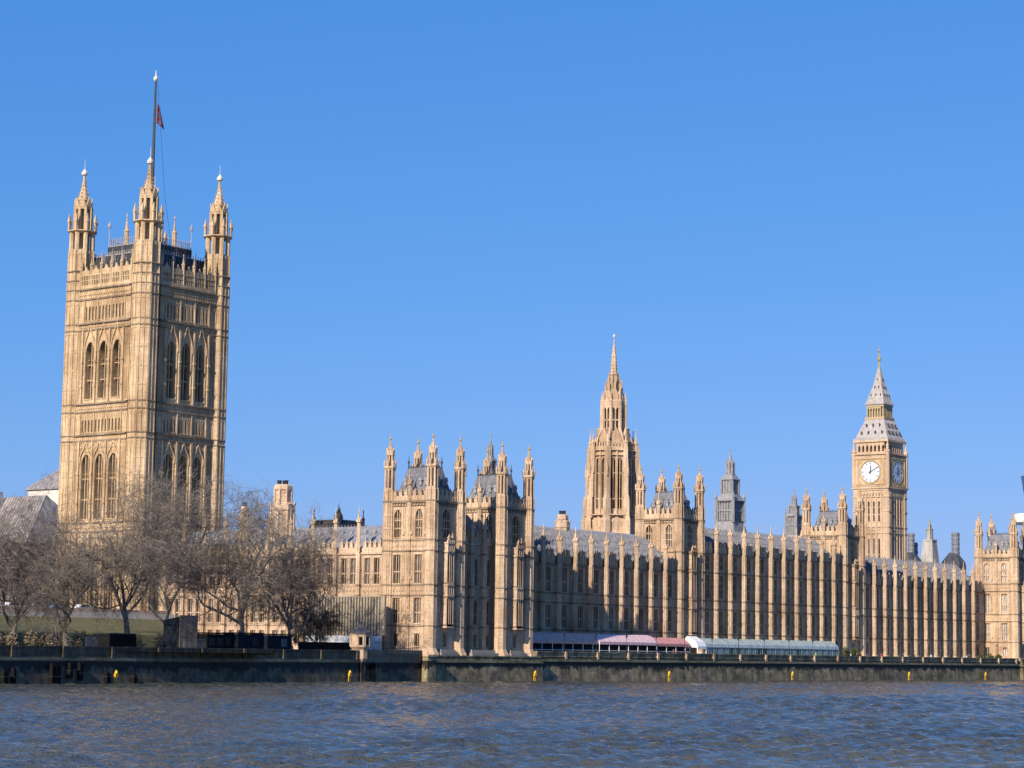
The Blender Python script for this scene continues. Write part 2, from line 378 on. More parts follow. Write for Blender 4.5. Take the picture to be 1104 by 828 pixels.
def buttress(T, f, u, z0, zc, zs, zt, D=1.1, w=1.15, bands=(), stone=None, foot=True):
    """buttress part with a pinnacle sub-part; zc cornice, zs shaft top, zt tip"""
    stone = stone or STONE
    key = (z0, zc, zs, zt, D, w, tuple(bands), stone.name)
    if key not in BM:
        c = .3*w; m = MB()
        def poly(D, w, c): return [(-w/2, .15), (-w/2, -(D-c)), (-w/2+c, -D), (w/2-c, -D), (w/2, -(D-c)), (w/2, .15)][::-1]
        m.extr(W0, poly(D, w, c), z0, zc)
        if foot: m.extr(W0, poly(D+.25, w+.4, c), z0, z0+1.0); m.extr(W0, poly(D+.25, w+.4, c), z0+1.0, z0+1.4, .84, 0, 0)
        ka = len(m.f)
        for z in bands: m.extr(W0, poly(D+.12, w+.22, c), z-.13, z+.13)
        kb = len(m.f)
        zz = z0+1.6; k = 0                          # panels down the faces: ribs at the arrises, niches between
        lv = sorted([z0+1.5]+[b for b in bands]+[zc])
        for a, b in zip(lv[:-1], lv[1:]):
            if b-a < 1: continue
            for x in (-w/2+c, w/2-c): m.box(W0, x-.04, x+.04, -D-.04, -D+.05, a+.2, b-.2)
            for x in (-w/2, w/2):
                for dd in (-(D-c)+.02, -.12): m.box(W0, x-.05 if x < 0 else x-.03, x+.03 if x < 0 else x+.05, dd-.06, dd+.06, a+.2, b-.2)
            if b-a > 3:
                zm = (a+b)/2
                for x in (-1, 1): m.box(W0, x*(w/2)-.06, x*(w/2)+.06, -(D-c), -.05, zm-.12, zm+.12)
                m.box(W0, -w/2+c, w/2-c, -D-.06, -D+.05, zm-.1, zm+.1)
        p = MB(); r = w*.44; cd = -(D-r*.9)
        p.lathe(0, cd, [(r*.92, zc), (r*.92, zs-.5), (r*1.04, zs-.4), (r*1.04, zs-.15), (r*.85, zs-.1), (r*.72, zs), (r*.14, zt-.35), (r*.26, zt-.25), (r*.26, zt-.15), (.03, zt+.7)], 8)
        for k in range(4):
            a = k*math.pi/2; ff = F(r*.92*math.sin(a), cd-r*.92*math.cos(a), a)
            p.prism(ff, [(-.32, zs-.5), (.32, zs-.5), (0, zs+.35)], -.12, .1)
            p.box(ff, -.06, .06, -.06, .1, zc+.3, zs-.6)
        crockets(p, 0, cd, r*.7, zs+.1, r*.15, zt-.4, 4, 4, .09, math.pi/4)
        BM[key] = (mesh2(m, 'buttress', stone, [(ka, kb)], SOOT_SHADE), mesh_of(p, 'pinnacle', stone))
    m, p = BM[key]
    o = inst('buttress', m, T, f.p(u, 0, 0), f.a); sub('pinnacle', p, o); return o
TM = {}
def turret(T, x, y, z0, zpar, zsh, zplat, zsp, zt, r=1.1, bands=(), foot=0, stone=None, tip=None, name='turret'):
    """octagonal corner turret: shaft, panelled stage, open lantern with a cornice, crocketed spirelet and finial"""
    stone = stone or STONE; tip = tip or GILT
    key = (z0, zpar, zsh, zplat, zsp, zt, r, tuple(bands), foot, stone.name, tip.name)
    if key not in TM:
        m = MB(); n = 8
        prof = ([(r+foot, z0), (r+foot*.9, z0+.5), (r+.12, z0+1.6)] if foot else [(r, z0)])+[(r, zpar), (r*.92, zpar+.2), (r*.92, zsh)]
        m.lathe(0, 0, prof, 8)
        ka = len(m.f)
        for z in bands: m.lathe(0, 0, [(r+.02, z-.16), (r+.18, z-.08), (r+.18, z+.08), (r+.02, z+.2)], 8)
        kb = len(m.f)
        lv = [z0+(1.6 if foot else .2)]+sorted(bands)+[zsh]
        for k in range(8):
            a = math.pi/8+k*math.pi/4
            m.lathe(r*.98*math.cos(a), r*.98*math.sin(a), [(.13, z0+1), (.13, zsh)], 5)
        for a_, b_ in zip(lv[:-1], lv[1:]):
            if b_-a_ < 1.2: continue
            q = max(1, round((b_-a_)/(2.6 if r < 2 else 3.6))); hh = (b_-a_)/q
            for j in range(q):
                zz = a_+(j+.5)*hh; ap = (r if zz < zpar else r*.92)*math.cos(math.pi/8); hw = ap*math.tan(math.pi/8)
                for k in range(8):
                    an = k*math.pi/4; ff = F(ap*math.sin(an), -ap*math.cos(an), an)
                    (m.box(ff, -hw, hw, -.05*(1+r*.4), .05, zz+hh*.36, zz+hh*.47) if r < 2 else [m.box(ff, e*hw*.5-.36, e*hw*.5+.36, -.08, .05, zz+hh*.3, zz+hh*.38) for e in (-1, 1)])
                    [m.box(ff, e*hw-.03*(1+r*.8), e*hw+.03*(1+r*.8), -.05*(1+r*.5), .05, zz-hh*(.42 if r < 2 else .5), zz+hh*(.36 if r < 2 else .5)) for e in ((0,) if r < 2 else (-.86, 0, .86))]
        # open stage zsh..zplat : core + eight posts + cornice
        rr = r*.92
        m.lathe(0, 0, [(rr*.48, zsh-.1), (rr*.48, zplat-.2)], 8)
        m.lathe(0, 0, [(rr, zsh-.02), (rr*1.02, zsh+.15), (rr*.9, zsh+.3)], 8)
        for k in range(8):
            a = math.pi/8+k*math.pi/4
            m.lathe(rr*.86*math.cos(a), rr*.86*math.sin(a), [(.17*r, zsh), (.17*r, zplat-.3)], 6)
            an = k*math.pi/4; ap = rr*.9*math.cos(math.pi/8)
            m.prism(F(ap*math.sin(an), -ap*math.cos(an), an), [(-rr*.36, zplat-.75), (0, zplat-.4), (rr*.36, zplat-.75), (rr*.36, zplat-.2), (-rr*.36, zplat-.2)], -.05, .15)
        m.lathe(0, 0, [(rr*.85, zplat-.5), (rr*1.0, zplat-.35), (rr*1.2, zplat-.1), (rr*1.2, zplat+.12), (rr*.8, zplat+.3)], 8)
        for k in range(8):                          # little pinnacles round the cornice
            a = math.pi/8+k*math.pi/4; m.lathe(rr*1.1*math.cos(a), rr*1.1*math.sin(a), [(.1*r, zplat), (.1*r, zplat+.6*r), (.16*r, zplat+.65*r), (.02, zplat+1.3*r)], 4)
        s = MB(); r3 = rr*.72
        s.lathe(0, 0, [(r3*.5, zplat+.1), (r3*.5, zsp)], 8)
        for k in range(8):
            a = math.pi/8+k*math.pi/4; s.lathe(r3*.9*math.cos(a), r3*.9*math.sin(a), [(.15*r, zplat), (.15*r, zsp)], 5)
            an = k*math.pi/4; ap = r3*math.cos(math.pi/8)
            s.prism(F(ap*math.sin(an), -ap*math.cos(an), an), [(-r3*.4, zsp-.5), (r3*.4, zsp-.5), (r3*.4, zsp), (0, zsp+.7*r), (-r3*.4, zsp)], -.1, .12)
        H = zt-zsp
        s.lathe(0, 0, [(r3*1.05, zsp-.25), (r3*1.1, zsp), (r3*.95, zsp+.1), (r3*.82, zsp+H*.12), (r3*.5, zsp+H*.38), (r3*.26, zsp+H*.65), (r3*.17, zsp+H*.85), (r3*.13, zt)], 8)
        crockets(s, 0, 0, r3*.85, zsp+.2, r3*.16, zsp+H*.85, 8, 7, .05+.045*r, math.pi/8)
        fi = MB(); b = .22*r
        fi.lathe(0, 0, [(.05, zt-.1), (b, zt+.1), (b*1.1, zt+.1+b*.7), (b*.5, zt+.2+b*1.4), (.05, zt+.3+b*1.8), (.04, zt+.3+b*5)], 8)
        TM[key] = (mesh2(m, name, stone, [(ka, kb)], SOOT_SHADE), mesh_of(s, 'spirelet', stone), mesh_of(fi, 'finial', tip))
    m, s, fi = TM[key]
    o = inst(name, m, T, (x, y, 0)); sub('spirelet', s, o); sub('finial', fi, o); return o
def slope_roof(mb, P, ribs=.6, rails=3, rise=.09):
    """a roof plane given by 4 corners (eave a, eave b, ridge b, ridge a) with raised ribs running up it"""
    a, b, c, d = [Vector(p) for p in P]; nn = (b-a).cross(d-a).normalized()
    mb.quadpts([tuple(a), tuple(b), tuple(c), tuple(d)])
    n = max(1, int(max((b-a).length, (c-d).length)/ribs)); t = (b-a).normalized()*.06
    for i in range(n+1):
        p, q = a.lerp(b, i/n), d.lerp(c, i/n)
        mb.quadpts([tuple(p-t), tuple(p-t+nn*rise), tuple(q-t+nn*rise), tuple(q-t)]); mb.quadpts([tuple(p-t+nn*rise), tuple(p+t+nn*rise), tuple(q+t+nn*rise), tuple(q-t+nn*rise)])
        mb.quadpts([tuple(p+t+nn*rise), tuple(p+t), tuple(q+t), tuple(q+t+nn*rise)])
    for j in range(1, rails+1):
        f = j/(rails+1); p, q = a.lerp(d, f), b.lerp(c, f); e = (d-a).normalized()*.07
        mb.quadpts([tuple(p-e+nn*rise*.7), tuple(q-e+nn*rise*.7), tuple(q+e+nn*rise*.8), tuple(p+e+nn*rise*.8)])
def cresting(mb, a, b, h=.5, st=.6):
    a = Vector(a); b = Vector(b); n = max(1, int((b-a).length/st)); 
    mb.tube(a+Vector((0, 0, .1)), b+Vector((0, 0, .1)), .07, .07, 4)
    for i in range(n+1):
        p = a.lerp(b, i/n); mb.lathe(p.x, p.y, [(.09, p.z), (.05, p.z+h*.6), (.12, p.z+h*.75), (.01, p.z+h)], 4)
# ------------------------------------------------------------------ ground, water, terrace
def sheet(name, x0, x1, y0, y1, z, m):
    b = MB(); b.quadpts([(x0, y0, z), (x1, y0, z), (x1, y1, z), (x0, y1, z)])
    return tag(b.build(name, m), kind='structure')
g = MB()
g.quadpts([(301, -10.5, 4.6), (9000, -10.5, 4.6), (9000, 9000, 4.6), (301, 9000, 4.6)])
g.quadpts([(-9000, -58.7, 4.6), (301, -10.5, 4.6), (301, 9000, 4.6), (-9000, 9000, 4.6)])
tag(g.build('ground', GROUND), kind='structure')
sheet('terrace', 337.5, 548.5, -9.6, -.02, 4.62, PATH)
def water():
    """wavy river surface on a grid that gets coarser with distance, over a flat sheet"""
    import numpy as np
    rnd = random.Random(3); waves = []
    for i in range(46):
        lam = .8*1.042**i if i < 42 else rnd.uniform(6, 11); an = rnd.gauss(.62, .5); k = 2*math.pi/lam
        waves.append((k*math.cos(an), k*math.sin(an), rnd.uniform(0, 6.28), .0185*lam**.45 if lam < 6 else .016, lam))
    r = 80*1.0026**np.arange(0, 840); t = np.radians(np.arange(17, 59, .1))
    Rr, Tt = np.meshgrid(r, t)
    X = Rr*np.cos(Tt); Y = -265+Rr*np.sin(Tt)
    Xw = X+1.8*np.sin(Y*.11+1.3)+1.1*np.sin(X*.07+Y*.05); Yw = Y+1.5*np.sin(X*.09+.4)
    A = .85+.38*np.sin(X*.027+Y*.017+1)*np.sin(Y*.043-X*.011)+.2*np.sin(X*.071-Y*.05)*np.sin(Y*.09+X*.02)
    Z = np.zeros_like(X)
    for kx, ky, ph, a, lam in waves: Z += a*np.clip(lam/(Rr*.0026)*.4, 0, 1)*np.sin(kx*Xw+ky*Yw+ph)
    Z *= A*np.clip((-9.6-Y)/6, .15, 1)
    nt_, nr = X.shape
    keep = (Y < -9.4)
    idx = -np.ones(X.size, int); idx[keep.ravel()] = np.arange(keep.sum())
    v = np.stack([X, Y, Z], -1).reshape(-1, 3)[keep.ravel()]
    g = idx.reshape(nt_, nr); q = np.stack([g[:-1, :-1], g[:-1, 1:], g[1:, 1:], g[1:, :-1]], -1).reshape(-1, 4); q = q[(q >= 0).all(1)]
    me = bpy.data.meshes.new('river_water'); me.vertices.add(len(v)); me.vertices.foreach_set('co', v.ravel())
    me.loops.add(q.size); me.loops.foreach_set('vertex_index', q.ravel()); me.polygons.add(len(q))
    me.polygons.foreach_set('loop_start', np.arange(0, q.size, 4)); me.polygons.foreach_set('loop_total', np.full(len(q), 4))
    me.update(calc_edges=True); me.validate()
    me.polygons.foreach_set('use_smooth', np.ones(len(me.polygons), bool)); me.materials.append(WATER)
    o = bpy.data.objects.new('river_water', me); sc.collection.objects.link(o); tag(o, kind='structure')
    sheet('river', -6000, 6000, -2500, -9.4, -.22, WATER)
water()

# ------------------------------------------------------------------ river walls
def wall_run(f, u0, u1, zp, posts, name, label, m, zl=3.85, th=.6, ztop=None):
    """river wall: battered body, ledge moulding, panelled parapet with a coping; posts are parts"""
    T = thing(name, label, 'wall', f.p((u0+u1)/2, 0, 0))
    b = MB()
    b.prism(F(f.p(u0, 0, 0)[0], f.p(u0, 0, 0)[1], f.a+math.pi/2), [(-.9, -2.5), (-.35, zl), (1.2, zl), (1.2, -2.5)], -(u1-u0), 0)
    b.build('wall_body', m, T)
    l = MB(); l.box(f, u0, u1, -.6, .5, zl-.15, zl+.12); l.box(f, u0, u1, -.48, .5, zl+.12, zl+.3); l.build('ledge', LEDGE, T)
    p = MB(); p.box(f, u0, u1, -.2, .35, zl+.3, zp-.2); p.box(f, u0, u1, -.36, .45, zp-.2, zp)
    p.box(f, u0, u1, -.3, .0, zl+.3, zl+.55)
    p.build('parapet', m, T)
    for u in posts:
        if u0 < u < u1:
            q = MB(); q.box(f, u-.3, u+.3, -.55, -.1, zl+.32, zp-.04)
            q.build('parapet_post', STONE if m is RIVERSTONE else m, T)
    return T
tposts = [346.7+10.58*i for i in range(20)]
wall_run(EAST(0, -10), 337.6, 549.4, 5.65, tposts, 'river_wall', 'long stone river wall with pale parapet posts below the terrace marquees', RIVERSTONE)
wall_run(EAST(0, -11.2), 303.6, 337.5, 4.6, [], 'river_wall', 'weedy stone river wall directly under the southern turreted pavilion', RIVERSTONE, 3.5)
wall_run(EAST(0, -11.0), 549.5, 585, 5.5, [], 'river_wall', 'river wall under the northern pavilion at the right edge', RIVERSTONE, 3.6)
AE = math.atan2(12.0, 101.0)
FE = F(303.4, -11.8, AE)                    # u negative runs south along the garden embankment
eposts = [-12-10.3*i for i in range(1, 18)]
wall_run(FE, -220, -22.0, 5.35, eposts, 'embankment_wall', 'dark wet embankment wall of the tree garden at left', EMBSTONE, 3.45)
T = thing('embankment_wall', 'dark embankment wall with river stairs between the stone kiosk and the pavilion pier', 'wall', FE.p(-11, 0, 0))
b = MB(); b.prism(F(*FE.p(-21.9, 0, 0)[:2], AE+math.pi/2), [(.35, -2.5), (.9, 3.3), (2.6, 3.3), (2.6, -2.5)], -21.0, 0); b.build('wall_body', EMBSTONE, T)
b = MB(); b.box(FE, -21.8, -1.2, .6, 1.5, 3.3, 4.3); b.box(FE, -21.8, -1.2, .5, 1.6, 4.3, 4.75); b.box(FE, -21.8, -1.2, .35, 1.5, 4.75, 5.45); b.build('parapet', SOOT_SHADE, T)
b = MB()
for i in range(13): b.box(FE, -17.0+i*1.15, -15.85+i*1.15+.02*i, -.55, .45, -2, 3.2-i*.27)
b.build('river_stairs', EMBSTONE, T)
b = MB()
for i in range(22): b.box(FE, -16+.65*i, -15.95+.65*i, .85, .9, 5.45, 6.75)
b.box(FE, -16, -2.2, .84, .91, 6.7, 6.78); b.box(FE, -16, -2.2, .84, .91, 5.7, 5.76)
b.build('railing', IRON, T)
T = thing('pier', 'square pale stone pier at the pavilion corner standing in the water', 'pier', (303.4, -12, 0))
b = MB(); b.extr(EAST(303.2, -11.6), [(-1.0, -1.2), (1.4, -1.2), (1.4, 1.0), (-1.0, 1.0)], -2, 4.4, .92, .2, 0); b.build('shaft', RIVERSTONE, T)
b = MB(); b.box(EAST(303.4, -11.6), -1.25, 1.25, -1.3, 1.1, 4.4, 4.75); b.build('cap', STONE, T)
# stone kiosk on the embankment
kx, ky = FE.p(-20.8, .2, 0)[:2]
T = thing('stone_kiosk', 'small eight-sided stone kiosk with dark peaked roof on the embankment wall', 'kiosk', (kx, ky, 3))
b = MB(); b.lathe(kx, ky, [(1.0, 3.4), (1.35, 3.9), (1.35, 5.4), (1.8, 5.9), (1.8, 7.9), (1.95, 8.0), (1.95, 8.25)], 8)
for k in range(8):
    an = math.pi/4*k; ff = F(kx+1.67*math.sin(an), ky-1.67*math.cos(an), an); b.box(ff, -.6, -.45, -.08, .1, 6, 7.9); b.box(ff, .45, .6, -.08, .1, 6, 7.9)
b.build('body', STONE_PALE, T)
b = MB(); b.lathe(kx, ky, [(2.15, 8.2), (2.1, 8.35), (1.0, 9.1), (.12, 9.75), (.12, 9.9), (.22, 10.0), (.02, 10.2)], 8); b.build('roof', ROOF_DARK, T)
for k in (0, 7, 1):
    an = math.pi/4*k; ff = F(kx+1.68*math.sin(an), ky-1.68*math.cos(an), an); b = MB(); b.box(ff, -.3, .3, -.02, .05, 6.2, 7.6); b.build('opening', BLACK, T)
b = MB(); b.extr(FE, [(-21.6, -.7), (-20.2, -.7), (-20.2, .5), (-21.6, .5)], -2, 3.4); b.build('base', EMBSTONE, T)

for i, (u, w_, z0, z1) in enumerate(((-106.5, .9, .1, 1.9), (-104.8, .5, .1, 2.3), (-97.2, .5, .1, 2.9), (-96.2, 1.1, .1, 2.7), (-93.5, .6, .9, 3.0), (-91.4, .7, .6, 3.0), (-79.8, .7, .1, 1.5), (-85.6, .9, .1, 1.7))):
    T = thing('timber_fender', ['short dark timber fender at the far left of the embankment wall', 'thin dark timber fender beside the far left one', 'thin tall dark timber fender in the left group of four', 'broad dark timber fender in the left group of four', 'third dark timber fender hung higher on the wall', 'fourth dark timber fender, rightmost of the left group and hung high', 'small dark timber fender right of the first yellow marker', 'small dark timber fender touching the first yellow marker'][i], 'fender', FE.p(u, -1, 0), 'dark timber fenders on the embankment wall')
    b = MB(); b.box(FE, u-w_/2, u-w_*.05, -1.15, -.2, z0, z1); b.box(FE, u+w_*.05, u+w_/2, -1.12, -.2, z0-.1, z1-.2); b.build('piles', BLACK, T)
    b = MB(); b.box(FE, u-w_/2-.06, u+w_/2+.06, -1.2, -.25, z0+.9, z0+1.08); b.build('waling', IRON, T)
# yellow markers at the waterline
MK = [(219.9, FE, 'yellow ladder marker at the foot of the dark embankment wall, leftmost marker'), (278.1, FE, 'yellow ladder marker below the stone kiosk'), (334.1, None, 'yellow ladder marker below the southern pavilion river wall'),
      (381.1, None, 'yellow ladder marker under the red terrace awning'), (430.4, None, 'yellow ladder marker under the glass marquee'), (485.5, None, 'yellow ladder marker beneath the clock tower'), (527.2, None, 'yellow ladder marker nearest the right edge')]
for x, fe, lab in MK:
    if fe: uu = -(303.4-x)/math.cos(AE); p = FE.p(uu, -1.0, 0); f = F(p[0], p[1], AE)
    else: f = EAST(x, -11.25 if x > 337 else -12.35)
    T = thing('ladder_marker', lab, 'marker', f.p(0, 0, 0), 'yellow markers along the river walls')
    b = MB(); b.box(f, -.28, -.2, -.1, 0, -1, 1.2); b.box(f, .2, .28, -.1, 0, -1, 1.2)
    for i in range(5): b.box(f, -.2, .2, -.08, -.02, -.7+i*.36, -.62+i*.36)
    b.build('ladder', YELLOW, T)
    b = MB(); b.extr(f, [(-.3, -.3), (.3, -.3), (.3, -.02), (-.3, -.02)], 1.0, 1.5); b.lathe(*f.p(0, -.16, 0)[:2], [(.22, 1.5), (.26, 1.65), (.1, 1.95), (.03, 2.0)], 8); b.box(f, -.5, .5, -.22, -.1, 1.2, 1.34); b.build('housing', YELLOW, T)

# ------------------------------------------------------------------ the palace: river wings
Z1, Z2 = (10.35, 4.5), (17.55, 4.8)
def river_range(label, xa, xb, bx, Yw, floors, zcor, zcren, zmer, bz, ridge, strz, names='palace_wing', skip=()):
    T = thing(names, label, 'building', ((xa+xb)/2, Yw, 4.6))
    f = EAST(0, Yw)
    edges = [xa]+list(bx)+[xb]
    mids = [(a+b)/2 for a, b in zip(edges[:-1], edges[1:]) if b-a > 3.2]
    ops = []
    for (z, h, wd, li, tr) in floors:
        for m in mids: ops.append((m-wd/2, m+wd/2, z, z+h, 0))
    wb = MB(); wall_open(wb, f, xa, xb, 4.6, zcor, ops, .55)
    wb.box(f, xa, xb, 1.0, 1.3, 4.6, zcor+1.2)
    for a, c in zip(edges[:-1], edges[1:]):
        m = (a+c)/2
        for lo, hi in zip(strz[:-1], strz[1:]):
            if hi-lo > 3.5:
                for u in (a+.78, a+1.22, c-1.22, c-.78): wb.box(f, u-.06, u+.06, -.1, .02, lo+.15, hi-.15)
                for u in (a+1.0, c-1.0): wb.box(f, u-.22, u+.22, -.07, .02, (lo+hi)/2-.1, (lo+hi)/2+.1); wb.box(f, u-.22, u+.22, -.3, .02, lo+.9, lo+1.5)
            elif hi-lo > 1.2: panels(wb, f, a+.65, c-.65, lo+.15, hi-.15, 6, .09, .1, True, True)
    kf = len(wb.f); strings(wb, f, xa, xb, strz); wb.box(f, xa, xb, -.3, .05, zcor-.2, zcor+.2); wb.build('wall', STONE, T, m2=SOOT_SHADE, k2=kf)
    p = MB()
    for a, c in zip(edges[:-1], edges[1:]): battlement(p, f, a+.5, c-.5, zcor+.2, zcren, zmer, (c-a-1)/3)
    p.box(f, xa, xb, .39, .5, zcor, zcren-.2)
    p.build('parapet', STONE, T)
    for (z, h, wd, li, tr) in floors:
        for m in mids: window(T, f, m, z, wd, h, li, tr)
    for u in bx: buttress(T, f, u, 4.6, zcor, *bz, D=1.25, w=1.15, bands=strz)
    ye, ze, yr, zr = ridge
    r = MB(); slope_roof(r, [(xa, Yw+ye, ze), (xb, Yw+ye, ze), (xb, Yw+yr, zr), (xa, Yw+yr, zr)], 1.15, 3, .45)
    slope_roof(r, [(xb, Yw+2*yr-ye, ze), (xa, Yw+2*yr-ye, ze), (xa, Yw+yr, zr), (xb, Yw+yr, zr)], 1.4, 1)
    for x, sg in ((xa, 0), (xb, 1)):
        t = [(x, Yw+ye, ze), (x, Yw+2*yr-ye, ze), (x, Yw+yr, zr)]; r.quadpts(t if sg == 0 else t[::-1])
    rr = r.build('roof', ROOF, T)
    c = MB(); cresting(c, (xa, Yw+yr, zr), (xb, Yw+yr, zr), .55, .7); c.build('ridge_cresting', ROOF, rr)
    for m in mids:                                # small roof vents near the eaves
        t = .28; y = Yw+ye+(yr-ye)*t; z = ze+(zr-ze)*t
        for k in (-1, 1): d = MB(); d.extr(EAST(m+k*1.1, y), [(-.22, -.5), (.22, -.5), (.22, .4), (-.22, .4)], z-.2, z+.55); d.extr(EAST(m+k*1.1, y), [(-.3, -.6), (.3, -.6), (.3, .5), (-.3, .5)], z+.55, z+1.0, .1); d.build('roof_vent', ROOF, rr)
    bk = MB(); bk.box(EAST(0, Yw), xa, xb, 2*yr-ye, 2*yr-ye+.5, 4.6, ze); bk.build('rear_wall', STONE, T)
    return T
W = [(6.3, 2.6, 1.7, 2, ()), (Z1[0], Z1[1], 2.05, 3, (.42,)), (Z2[0], Z2[1], 2.05, 3, (.42,))]
C = [(6.3, 2.6, 1.7, 2, ()), (10.3, 4.7, 2.1, 3, (.42,)), (17.8, 5.1, 2.1, 3, (.4, .7)), (24.1, 3.0, 2.1, 3, (.5,))]
SW = [9.95, 15.35, 17.25]; SC = [9.95, 15.35, 17.25, 23.4]
bs = [351.686+5.4434*i for i in range(-2, 9)]; bc = [415.465+5.7978*i for i in range(10)]; bn = [487.676+5.4434*i for i in range(11)]
river_range('two-storey river wing with tall buttresses behind the pink awnings', 337.6, 400.6, bs, 0, W, 23.0, 24.9, 25.8, (28.3, 30.2), (1.0, 24.2, 8.6, 30.4), SW)
river_range('taller central river range with tall buttresses behind the glass marquee', 410.3, 472.7, bc, 0, C, 27.6, 29.0, 29.9, (32.4, 34.4), (1.0, 28.2, 8.2, 33.6), SC)
river_range('two-storey river wing in front of the clock tower with tall buttresses', 482.8, 550.2, bn, 0, W, 23.0, 24.9, 25.8, (28.3, 30.2), (1.0, 24.2, 8.6, 30.4), SW)

# ------------------------------------------------------------------ turreted towers of the river front
def tower(T, xs, xe, ye, yw, z0, zpar, zst, uppers, floors, floor_s, top, swins, foot=.8, turr=None, oriel=True, strz=(), bandz=(), sbut=True, glass_s=None, zroof=None, west=True, cut=0):
    """a square tower: walls in xs..xe, ye..yw with corner turrets; uppers = arched belfry-storey windows (z,h)"""
    zs_, zp_, zspi, zt = turr
    cx, cy = (xs+xe)/2, (ye+yw)/2; hx, hy = (xe-xs)/2, (yw-ye)/2
    wb = MB(); st = MB(); pa = MB(); wins = []
    zu, hu = uppers
    for nm, f, hw in (('S', SOUTH(xs, cy), hy), ('E', EAST(cx, ye), hx), ('N', NORTH(xe, cy), hy), ('W', WEST(cx, yw), hx)):
        ops = []
        us = swins if nm in 'SN' else ([0.0] if hw < 5.5 else [-hw*.45, hw*.45])
        wu = 1.65 if nm in 'SN' else 2.3
        for u in us:
            ops.append((u-wu/2, u+wu/2, zu, zu+hu, 1.2)); wins.append((f, u, zu, wu, hu, 3, (.33, .62), 1.2))
            if not (nm == 'E' and oriel):
                for (z, h) in (floor_s if nm in 'SN' else floors):
                    ops.append((u-.85, u+.85, z, z+h, 0)); wins.append((f, u, z, 1.7, h, 3, (.42,), 0))
            if nm in 'ES' and z0 < 6: ops.append((u-.6, u+.6, 6.2, 8.4, 0)); wins.append((f, u, 6.2, 1.2, 2.2, 2, (), 0))
        wall_open(wb, f, -hw, hw, z0, zpar, ops, .55)
        strings(st, f, -hw, hw, [z for z in strz if z > z0+.5]); st.box(f, -hw, hw, -.34, .05, zpar-.24, zpar+.16); st.box(f, -hw, hw, -.2, .05, zpar-.85, zpar-.7)
        n = max(4, int(hw*2/.7)); 
        for i in range(n): u = -hw+(i+.5)*2*hw/n; st.box(f, u-.13, u+.13, -.28, .04, zpar-.62, zpar-.3)
        lv = [z for z in list(strz)+[zpar-.85] if z > z0]
        cols = sorted([-hw+.9]+[u for u in us]+[hw-.9])
        for lo, hi in zip(lv[:-1], lv[1:]):
            if hi-lo > 3.2:
                for u in us:
                    for q in (-1.35, -1.8, 1.35, 1.8):
                        if abs(u+q) < hw-.4: wb.box(f, u+q-.05, u+q+.05, -.09, .02, lo+.14, hi-.14)
                    for q in (-1.57, 1.57):
                        if abs(u+q) < hw-.4: wb.box(f, u+q-.18, u+q+.18, -.28, .02, lo+1, lo+1.6); wb.box(f, u+q-.2, u+q+.2, -.1, .02, (lo+hi)/2, (lo+hi)/2+.16)
            elif hi-lo > 1.2: panels(wb, f, -hw+.6, hw-.6, lo+.14, hi-.14, max(4, int(hw*2/.8)), .09, .1, True, True)
        segs = [(-hw+1, -.4), (.4, hw-1)] if (nm in 'SN' and sbut) else [(-hw+1, hw-1)]
        for a, c in segs: pa = MB(); battlement(pa, f, a, c, zpar+.16, top[0], top[1], 1.25); pa.box(f, a-.3, c+.3, .39, .5, zpar, top[0]-.1); pa.build('parapet', STONE, T)
        if nm in 'SN' and sbut: buttress(T, f, 0, max(z0, 4.6), zpar, top[1]+1.7, top[1]+3.6, D=.5, w=.75, bands=[z for z in strz if z > z0+.5]+[zpar], foot=z0 < 6)
        if nm == 'E' and oriel:
            o = MB(); D = 1.2; w_ = 1.35; zo = max(z0+3.6, 9.7); zto = zu-1.0
            poly = [(-w_, .1), (-w_+.45, -D), (w_-.45, -D), (w_, .1)]
            zz = [zo]+[z for z in strz if zo+.5 < z < zto]+[zto]
            o.extr(f, [(u*1.0, d) for u, d in poly], zo, zo+.55); o.extr(f, [(u*.5, d*.3) for u, d in poly], zo-1.0, zo, 2.2)
            for z in zz: o.extr(f, [(u*1.1, d*1.12) for u, d in poly], z-.14, z+.14)
            for lo, hi in zip(zz[:-1], zz[1:]):
                if hi-lo < 2.6: o.extr(f, poly, lo, hi); panels(o, F(*f.p(0, -D, 0)[:2], f.a), -w_+.45, w_-.45, lo+.1, hi-.1, 3, .08, .1)
                else:
                    o.extr(f, poly, lo, lo+.5); o.extr(f, poly, hi-.45, hi)
                    for u, d in ((-w_+.45, -D+.08), (w_-.45, -D+.08), (-w_+.1, -.1), (w_-.1, -.1), (-.25, -D+.08), (.25, -D+.08)): o.box(f, u-.1, u+.1, d-.08, d+.1, lo+.5, hi-.45)
            gls = []
            for lo, hi in zip(zz[:-1], zz[1:]):
                if hi-lo > 2.6:
                    for sg in (-1, 1): o.extr(f, [(sg*w_, .1), (sg*(w_-.45), -D), (sg*(w_-.55), -D+.12), (sg*(w_-.3), .1)][::sg], lo+.01, hi-.01)
                    gl = MB(); gl.box(f, -w_+.5, w_-.5, -D+.16, -D+.2, lo+.45, hi-.4); gls.append(gl)
            battlement(o, F(*f.p(0, -D, 0)[:2], f.a), -w_+.4, w_-.4, zto+.1, zto+.5, zto+.95, .8, .3)
            op = o.build('oriel', STONE, T)
            for gl in gls: gl.build('oriel_glass', GLASS, op)
    kf = len(wb.f); k_ = len(wb.v); wb.f += [tuple(i+k_ for i in q) for q in st.f]; wb.v += st.v; wb.build('wall', STONE, T, m2=SOOT_SHADE, k2=kf)
    for f, u, z, ww, h, li, tr, ar in wins: window(T, f, u, z, ww, h, li, tr, ar, glass=glass_s if (glass_s and f.a == -math.pi/2) else None)
